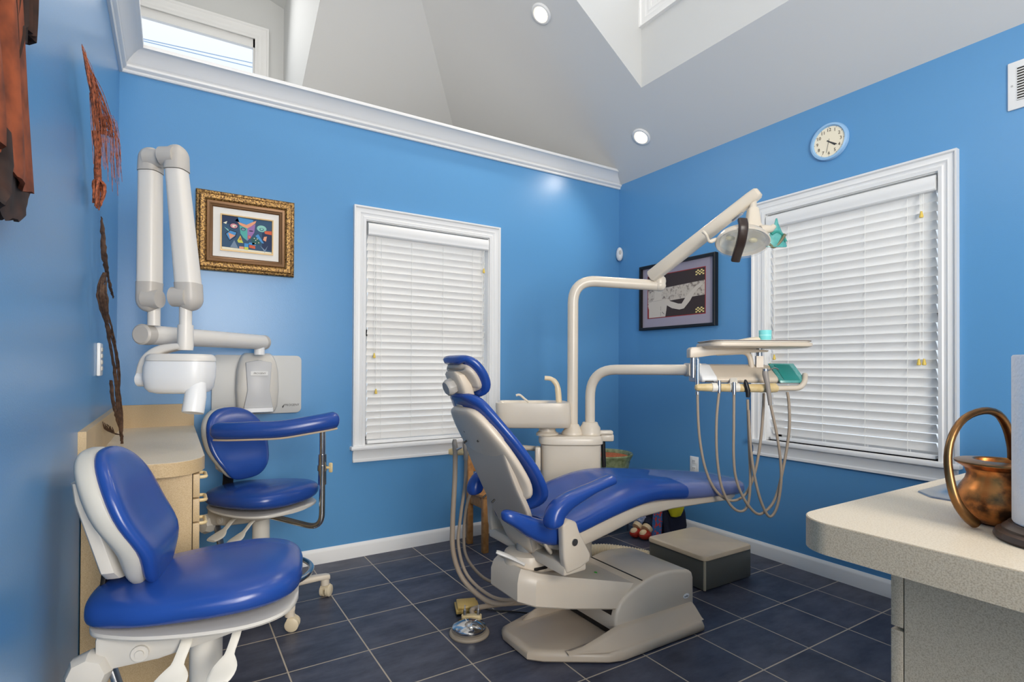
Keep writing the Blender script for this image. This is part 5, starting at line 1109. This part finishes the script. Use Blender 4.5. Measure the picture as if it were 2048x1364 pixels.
t = thing('air_hose', 'single grey hose hanging in front of the small wooden chair', 'hose', (1.37, 2.33, 0.30))
b = MB(); b.tube(smooth_path([(1.30, 2.42, 0.56), (1.262, 2.44, 0.46), (1.245, 2.44, 0.32), (1.25, 2.42, 0.20), (1.30, 2.33, 0.115), (1.37, 2.21, 0.10), (1.42, 2.08, 0.12)], 6), 0.0075, 10); b.build('hose', HOSE, t)
b = MB(); b.tube([(1.30, 2.42, 0.56), (1.32, 2.40, 0.60)], 0.009, 10); b.build('coupling', STEEL, t)

# ------------------------------------------------------------ floor items near the chair
t = thing('foot_pedal', 'round chrome foot pedal on the floor at the left of the chair base', 'foot pedal', (1.092, 2.085, 0))
cx, cy = 1.092, 2.085
b = MB(); b.lathe([(0.085, 0.0), (0.087, 0.006), (0.083, 0.012), (0.072, 0.014)], 40, None, Matrix.Translation((cx, cy, 0))); b.build('base_ring', mat('rubber_taupe', (150, 138, 122), 0.6), t)
b = MB(); b.lathe([(0.070, 0.014), (0.073, 0.018), (0.073, 0.032), (0.068, 0.038), (0.03, 0.052), (0.004, 0.056)], 48, None, Matrix.Translation((cx, cy, 0))); b.build('disc', CHROME, t)
b = MB(); b.prism(rrect(-0.045, 0.045, -0.014, 0.014, 0.012), 0.02, 0.045, 'xyz', None, 0.004)
MM = Matrix.Translation((cx + 0.045, cy + 0.065, 0)) @ Matrix.Rotation(-0.5, 4, 'Z')
for v in b.bm.verts: v.co = MM @ v.co
b.build('valve_block', IVORY, t)
b = MB()
for s_ in (-0.03, 0.03): q = MM @ Vector((s_, 0, 0)); b.cyl((q.x, q.y, 0.04), (q.x, q.y, 0.068), 0.007, 12); b.cyl((q.x, q.y, 0.066), (q.x, q.y, 0.088), 0.003, 8)
b.build('toggle', STEEL, t)
b = MB(); b.tube(smooth_path([MM @ Vector((0.01, 0.012, 0.034)), (1.16, 2.19, 0.045), (1.20, 2.165, 0.06), (1.27, 2.09, 0.085), (1.34, 2.0, 0.11)], 6), 0.011, 12); b.build('hose', HOSE, t)
t = thing('foot_switch', 'yellowed square foot switch on the floor behind the round chrome pedal', 'foot switch', (1.185, 2.285, 0))
b = MB(); MM = Matrix.Translation((1.182, 2.282, 0)) @ Matrix.Rotation(-0.35, 4, 'Z')
b.prism([(-0.056, -0.05), (0.056, -0.05), (0.056, 0.05), (-0.056, 0.05)], 0.010, 0.028, 'xyz', None, 0.004); b.prism([(-0.050, -0.048), (0.050, -0.048), (0.046, 0.048), (-0.046, 0.048)], 0.028, 0.042, 'xyz', None, 0.005)
for v in b.bm.verts: v.co = MM @ v.co
b.build('treadle', YELLOWBOX, t)
b = MB(); b.prism([(-0.052, -0.046), (0.052, -0.046), (0.052, 0.046), (-0.052, 0.046)], 0.0, 0.012, 'xyz')
for v in b.bm.verts: v.co = MM @ v.co
b.build('sole', BLACK, t)
b = MB(); b.tube(smooth_path([MM @ Vector((0.055, 0.0, 0.012)), (1.28, 2.22, 0.006), (1.36, 2.15, 0.006), (1.42, 2.05, 0.02)], 5), 0.004, 8); b.build('cord', BLACK, t)

t = thing('floor_box', 'low utility box with khaki lid on the floor by the right baseboard', 'utility box', (2.50, 2.04, 0))
b = MB(); b.bb(2.315, 2.70, 1.838, 2.222, 0.004, 0.158, None, 0.008); b.build('housing', BOXGREY, t)
b = MB(); b.loft([[(2.505 + u, 2.03 + v, z) for u, v in rrect(-0.2 * k, 0.2 * k, -0.2 * k, 0.2 * k, 0.03)] for z, k in ((0.157, 0.985), (0.160, 1.0), (0.172, 1.0), (0.180, 0.985), (0.183, 0.95))]); b.build('lid', KHAKI, t)
b = MB(); b.cyl((2.321, 1.844, 0.006), (2.321, 1.844, 0.157), 0.0075, 12); b.build('corner_post', mat('post_khaki', (176, 166, 144), 0.4), t)
t = thing('corrugated_hose', 'cream ribbed conduit hose on the floor running into the khaki lidded box', 'hose', (2.25, 2.36, 0))
P = smooth_path([(2.02, 2.47, 0.07), (2.14, 2.44, 0.075), (2.24, 2.36, 0.07), (2.315, 2.26, 0.062), (2.36, 2.19, 0.055)], 16)
b = MB(); b.tube(P, [0.036 if i % 2 else 0.031 for i in range(len(P))], 14, None, True); b.build('hose', mat('ribbed_cream', (206, 190, 160), 0.5), t)

# planter in the corner
t = thing('planter', 'green glazed planter bowl holding orange soil in the far room corner', 'planter', (2.655, 2.925, 0)); PLT = t
MM = Matrix.Translation((2.655, 2.925, 0))
b = MB(); b.lathe([(0.11, 0.10), (0.13, 0.12), (0.155, 0.30), (0.175, 0.42), (0.185, 0.47), (0.200, 0.498), (0.206, 0.510), (0.202, 0.518), (0.185, 0.512), (0.172, 0.485), (0.165, 0.44)], 44, None, MM, True); b.build('bowl', GREENGL, t)
b = MB(); b.lathe([(0.182, 0.494), (0.09, 0.503), (0.002, 0.505)], 36, None, MM); b.build('soil', TERRA, t)
b = MB()
for k in range(4): a = PI / 4 + PI / 2 * k; b.tube([(2.655 + 0.185 * cos(a), 2.925 + 0.185 * sin(a), 0.40), (2.655 + 0.165 * cos(a), 2.925 + 0.165 * sin(a), 0.1), (2.655 + 0.17 * cos(a), 2.925 + 0.17 * sin(a), 0.0)], 0.007, 8)
b.tube([(2.655 + 0.165 * cos(2 * PI * k / 32), 2.925 + 0.165 * sin(2 * PI * k / 32), 0.095) for k in range(33)], 0.006, 8, None, False); b.build('stand', CHROME, t)
b = MB(); b.lathe([(0.02, 0.096), (0.165, 0.096), (0.165, 0.101), (0.02, 0.101)], 24, None, MM); b.build('stand_plate', STEEL, t)

PLT.location = (2.60, 2.93, 0); PLT.scale = (1, 1, 1.05)
# little wooden chair by the back wall
t = thing('wooden_chair', 'small plain wooden chair by the back wall, mostly hidden by the dental chair', 'chair', (1.76, 3.03, 0))
for (x, y, h_) in ((1.645, 3.145, 0.70), (1.90, 3.145, 0.70), (1.645, 2.94, 0.335), (1.90, 2.94, 0.335)):
    b = MB(); b.bb(x - 0.019, x + 0.019, y - 0.016, y + 0.016, 0, h_, None, 0.003); b.build('leg', WOODL, t)
b = MB(); b.bb(1.625, 1.92, 2.92, 3.13, 0.335, 0.355, None, 0.005); b.build('seat', WOODL, t)
for (x0, x1, y0, y1, z) in ((1.664, 1.881, 3.137, 3.153, 0.62), (1.664, 1.881, 3.137, 3.153, 0.50), (1.637, 1.653, 2.956, 3.129, 0.30), (1.892, 1.908, 2.956, 3.129, 0.30), (1.664, 1.881, 2.932, 2.948, 0.30)):
    b = MB(); b.bb(x0, x1, y0, y1, z - 0.035, z + 0.035, None, 0.003); b.build('rail', WOODL, t)

# doll slumped in the corner
t = thing('doll', 'clothed doll with red shoes, patterned panel and yellow cloth slumped by the right wall', 'doll', (2.83, 2.66, 0))
b = MB(); b.loft([[(2.90 + u, 2.585 + v, z) for u, v in se(w, w2, 24, 2.6)] for z, w, w2 in ((0.002, 0.12, 0.12), (0.08, 0.13, 0.135), (0.17, 0.115, 0.13), (0.24, 0.09, 0.115), (0.28, 0.05, 0.07))]); b.build('body', NAVY, t)
b = MB(); b.ball((2.90, 2.63, 0.275), (0.045, 0.045, 0.05), None, 18, 12); b.build('head', SKINT, t)
b = MB(); b.ball((2.915, 2.635, 0.285), (0.048, 0.048, 0.045), None, 16, 10); b.build('hair', DKWOOD, t)
for k, (y1, x1) in enumerate(((2.665, 2.715), (2.600, 2.735))):
    b = MB(); b.tube(smooth_path([(2.86, 2.60 + 0.03 * (1 - k), 0.08), (2.79, y1 + 0.01, 0.10), (x1 + 0.01, y1, 0.085)], 4), [0.045] * 3 + [0.040] * 3 + [0.034] * 3, 12); lg = b.build('leg', PATT2 if k == 0 else NAVY, t)
    b = MB(); b.tube([(x1 + 0.02, y1, 0.075), (x1 - 0.002, y1 - 0.002, 0.062)], [0.038, 0.034], 14); b.build('sock', SHOETOP, lg)
    b = MB(); b.ball((x1 - 0.015, y1 - 0.008, 0.034), (0.050, 0.036, 0.033), None, 18, 10); b.build('shoe', REDSHOE, t)
    b = MB(); b.ball((x1 - 0.030, y1 - 0.010, 0.044), (0.033, 0.026, 0.026), None, 14, 8); b.build('toe_cap', SHOETOP, t)
b = MB(); b.loft([[(x, 2.535 + u, z) for u in (-0.038, 0.038)] + [(x + 0.012, 2.535 + u, z) for u in (0.038, -0.038)] for x, z in ((2.755, 0.012), (2.765, 0.10), (2.778, 0.20), (2.80, 0.29))]); b.build('patterned_panel', PATT, t)
b = MB(); b.loft([[(2.86 + u, 2.455 + v, z) for u, v in se(w, w2, 20, 2.4)] for z, w, w2 in ((0.165, 0.012, 0.010), (0.172, 0.040, 0.022), (0.20, 0.052, 0.034), (0.24, 0.064, 0.046), (0.285, 0.068, 0.055), (0.32, 0.05, 0.04))]); b.build('yellow_cloth', YCLOTH, t)
b = MB(); b.ball((2.742, 2.595, 0.055), (0.014, 0.016, 0.045), None, 12, 8); b.build('hand', SKINT, t)
b = MB(); b.tube([(2.80, 2.50, 0.22), (2.795, 2.475, 0.10), (2.79, 2.46, 0.02)], 0.02, 10); b.build('arm', NAVY, t)

t.location = (2.79, 2.675, 0)
# ------------------------------------------------------------ right counter
CZ_ = 0.90
t = thing('sink_cabinet', 'grey speckled cabinet under the counter at the right edge of the photo', 'cabinet', (1.7, -0.3, 0))
b = MB(); b.bb(1.066, XB - 0.004, -1.2, 0.435, 0.09, 0.848); b.bb(1.066, XB - 0.004, -1.2, 0.40, 0.0, 0.09); b.build('body', CTRFRONT, t)
for k in range(3):
    x0 = 1.066 + k * 0.66; x1 = x0 + 0.65
    b = MB(); b.bb(x0, x1, 0.437, 0.456, 0.702, 0.845, None, 0.0015); d = b.build('drawer', CTRFRONT, t)
    b = MB(); b.bb(x0, x1, 0.437, 0.456, 0.095, 0.696, None, 0.0015); d2 = b.build('door', CTRFRONT, t)
    b = MB(); b.tube(round_corners([(x0 + 0.5, 0.455, 0.62), (x0 + 0.5, 0.48, 0.62), (x0 + 0.5, 0.48, 0.52), (x0 + 0.5, 0.455, 0.52)], 0.01), 0.006, 8); b.build('handle', STEEL, d2)
b = MB(); b.bb(1.07, XB - 0.004, 0.4345, 0.4375, 0.09, 0.848); b.build('carcass_gap', DARKGAP, t)
t = thing('counter_top', 'pale speckled counter top with rounded corner at the right edge of the photo', 'countertop', (1.7, -0.3, 0.85))
o_ = [(XB, 0.525), (0.955, 0.525), (0.92, 0.515), (0.895, 0.492), (0.886, 0.46), (0.884, -1.2), (XB, -1.2)]
out = [(XB, -1.2), (XB, 0.528), (0.965, 0.528)] + [(0.945 + 0.06 * cos(a), 0.468 + 0.06 * sin(a)) for a in [PI / 2 + PI / 2 * k / 10 for k in range(1, 11)]] + [(0.885, -1.2)]
SX0, SX1, SY0, SY1 = 1.235, 1.78, 0.03, 0.495
b = MB(); b.prism(out, 0.850, 0.8993, 'xyz', CTRFRONT); b.build('edge_band', None, t)
inn = [(x + (0.0012 if x < 1 else 0), y - (0.0012 if y > 0 else 0)) for x, y in out]
b = MB(); b.prism(inn, 0.8993, 0.9003, 'xyz', mat('counter_laminate', (206, 194, 174), 0.45, rgb2=(184, 168, 144), vscale=420, ramp=(0.45, 0.75))); b.build('laminate', None, t)
t = thing('sink', 'stainless steel sink set in the counter behind the copper pot', 'sink', (1.5, 0.26, 0.90))
orim = [(SX0 + 0.035, SY1), (SX1, SY1), (SX1, SY0), (SX0, SY0), (SX0, SY1 - 0.035)]
cxs, cys = (SX0 + SX1) / 2, (SY0 + SY1) / 2
sc = lambda k, z: [(cxs + (x - cxs) * k, cys + (y - cys) * k, z) for x, y in orim]
b = MB(); b.loft([sc(1.0, 0.9004), sc(0.995, 0.9035), sc(0.985, 0.9042), sc(0.86, 0.9042), sc(0.84, 0.9015), sc(0.80, 0.9012)]); b.build('rim', STEEL, t)
b = MB(); b.loft([[(cxs + u, cys - 0.02 + v, z) for u, v in rrect(-0.19 * k, 0.19 * k, -0.15 * k, 0.15 * k, 0.05)] for z, k in ((0.9046, 1.04), (0.9048, 1.0), (0.9035, 0.96), (0.9024, 0.9))]); b.build('bowl_edge', mat('steel_dark', (120, 118, 116), 0.3, metal=1), t)
b = MB(); b.tube(smooth_path([(cxs, 0.46, 0.904), (cxs, 0.46, 1.0), (cxs, 0.43, 1.06), (cxs, 0.36, 1.06), (cxs, 0.33, 1.03)], 5), 0.011, 12) if False else None
b.bm.free()
# copper pot
PC = Vector((1.128, 0.327, 0.9003))
t = thing('copper_pot', 'patinated copper pot with tall bronze hoop handle on the counter', 'pot', PC)
MM = Matrix.Translation(PC) @ Matrix.Diagonal((0.83, 0.83, 0.90, 1))
b = MB(); b.lathe([(0.035, 0.0), (0.046, 0.004), (0.060, 0.018), (0.0665, 0.036), (0.066, 0.052), (0.060, 0.064), (0.052, 0.076), (0.049, 0.086), (0.053, 0.097), (0.068, 0.106), (0.0685, 0.109), (0.062, 0.1105), (0.040, 0.1125), (0.038, 0.110), (0.037, 0.10), (0.045, 0.07), (0.05, 0.04), (0.03, 0.01), (0.002, 0.008)], 48, None, MM, True); b.build('body', COPPER, t)
b = MB(); b.lathe([(0.0665, 0.1065), (0.069, 0.1075), (0.0688, 0.1095), (0.064, 0.1112), (0.040, 0.1132), (0.0385, 0.1115)], 48, None, MM, False); b.build('rim', BRONZE, t)
b = MB()
P = smooth_path([(1.058, 0.336, 0.909), (1.042, 0.342, 0.922), (1.029, 0.35, 0.945), (1.025, 0.356, 0.976), (1.028, 0.36, 1.01), (1.041, 0.359, 1.042), (1.066, 0.352, 1.069), (1.099, 0.339, 1.081), (1.129, 0.329, 1.076), (1.15, 0.323, 1.053), (1.164, 0.32, 1.02), (1.168, 0.32, 0.99)], 3)
b.tube(P, [0.0085 - 0.003 * sin(PI * k / (len(P) - 1)) for k in range(len(P))], 12, None, True); b.build('handle', BRONZE, t)
# paper towel on a stand
TC = Vector((1.070, 0.232, 0.9003))
t = thing('towel_holder', 'dark turned wood paper towel stand at the right edge of the photo', 'towel holder', TC)
MM = Matrix.Translation(TC)
b = MB(); b.lathe([(0.080, 0.0), (0.083, 0.004), (0.080, 0.011), (0.073, 0.014), (0.073, 0.017), (0.068, 0.021), (0.066, 0.024)], 44, None, MM); b.build('base', DKWOOD, t)
b = MB(); b.lathe([(0.010, 0.024), (0.010, 0.285), (0.016, 0.292), (0.017, 0.303), (0.010, 0.315), (0.002, 0.317)], 18, None, MM); b.build('spindle', DKWOOD, t)
t = thing('paper_towel_roll', 'white paper towel roll on the dark wood stand', 'paper towel', TC + Vector((0, 0, 0.0245)))
b = MB(); b.lathe([(0.018, 0.0245), (0.060, 0.0245), (0.0615, 0.027), (0.0615, 0.266), (0.060, 0.2685), (0.018, 0.2685)], 48, None, MM, False); b.build('sheets', PAPER, t)
b = MB(); b.lathe([(0.0175, 0.0247), (0.0185, 0.0247), (0.0185, 0.2683), (0.0175, 0.2683)], 24, None, MM, False); b.build('core', mat('card_brown', (176, 140, 100), 0.8), t)

# ------------------------------------------------------------ camera
cam = bpy.data.cameras.new('camera'); co = bpy.data.objects.new('camera', cam); C.objects.link(co)
f_, yaw, pi_, ro, cyp = 1087.33, 0.5583, 0.0074, 0.0046, 725.6
cam.sensor_width = 36; cam.sensor_fit = 'HORIZONTAL'; cam.lens = f_ / 2048 * 36; cam.shift_y = (cyp - 682) / 2048; cam.clip_start = 0.02
rgt = Vector((cos(yaw), -sin(yaw), 0)); fwd = Vector((sin(yaw) * cos(pi_), cos(yaw) * cos(pi_), sin(pi_))); upv = rgt.cross(fwd)
r3 = rgt * cos(ro) + upv * sin(ro); u3 = -rgt * sin(ro) + upv * cos(ro)
co.matrix_world = Matrix(((r3.x, u3.x, -fwd.x, 0), (r3.y, u3.y, -fwd.y, 0), (r3.z, u3.z, -fwd.z, 1.148), (0, 0, 0, 1)))
bpy.context.scene.camera = co

# ------------------------------------------------------------ light: sky, daylight at the dormer windows, added unseen fill lamps
w = bpy.data.worlds.new('sky'); bpy.context.scene.world = w; w.use_nodes = True
nt = w.node_tree; bg = nt.nodes['Background']; bg.inputs['Strength'].default_value = 1.3
tc = nt.nodes.new('ShaderNodeTexCoord'); sp = nt.nodes.new('ShaderNodeSeparateXYZ'); rp = nt.nodes.new('ShaderNodeValToRGB')
rp.color_ramp.elements[0].position = 0.42; rp.color_ramp.elements[0].color = (0.74, 0.84, 0.97, 1); rp.color_ramp.elements[1].position = 0.56; rp.color_ramp.elements[1].color = (0.93, 0.94, 0.99, 1)
nt.links.new(tc.outputs['Generated'], sp.inputs['Vector']); nt.links.new(sp.outputs['Z'], rp.inputs['Fac']); nt.links.new(rp.outputs['Color'], bg.inputs['Color'])
def area(name, loc, direction, sx, sy, e, c=(1, 1, 1)):
    l = bpy.data.lights.new(name, 'AREA'); l.shape = 'RECTANGLE'; l.size = sx; l.size_y = sy; l.energy = e; l.color = c
    o = bpy.data.objects.new(name, l); C.objects.link(o); o.location = loc; o.rotation_euler = Vector(direction).to_track_quat('-Z', 'Y').to_euler(); return o
area('daylight_dormer_right', (DBX - 0.06, (wy0 + wy1) / 2, 4.10), (-1, 0, -0.25), 1.4, 0.5, 7, (1, 0.985, 0.96))
area('daylight_dormer_back', (-0.2, DAY - 0.35, 4.1), (0.1, -1, -0.35), 1.4, 0.5, 16, (1, 0.985, 0.96))
area('added_fill_left', (XL + 0.06, 1.2, 3.55), (1, 0, 0.0), 2.6, 1.2, 44, (1, 0.965, 0.92))  # added unseen fill to brighten the right roof slope; the wall has no opening
area('added_fill_front', (0.50, YR + 0.06, 1.45), (0.08, 1, -0.12), 1.35, 2.2, 200, (1, 0.935, 0.85))  # added fill behind the camera for even frontal light; no window there
area('added_fill_overhead', (0.9, 0.6, ZT - 0.08), (0, 0, -1), 1.2, 2.0, 30, (1, 0.93, 0.84))  # added unseen overhead fill, not a fixture of the room
area('added_fill_overhead', (0.3, -1.0, ZT - 0.08), (0, 0, -1), 1.2, 1.2, 10, (1, 0.93, 0.84))  # second added overhead fill, behind the camera
sc_ = bpy.context.scene
sc_.view_settings.view_transform = 'Standard'; sc_.view_settings.look = 'None'; sc_.view_settings.gamma = 1; sc_.view_settings.use_curve_mapping = False
sc_.view_settings.exposure = -0.1
sc_.cycles.use_denoising = True; sc_.cycles.max_bounces = 10; sc_.cycles.diffuse_bounces = 6; sc_.cycles.transparent_max_bounces = 12; sc_.cycles.sample_clamp_indirect = 6
for o in bpy.data.objects:
    if 'lf' in o: del o['lf']
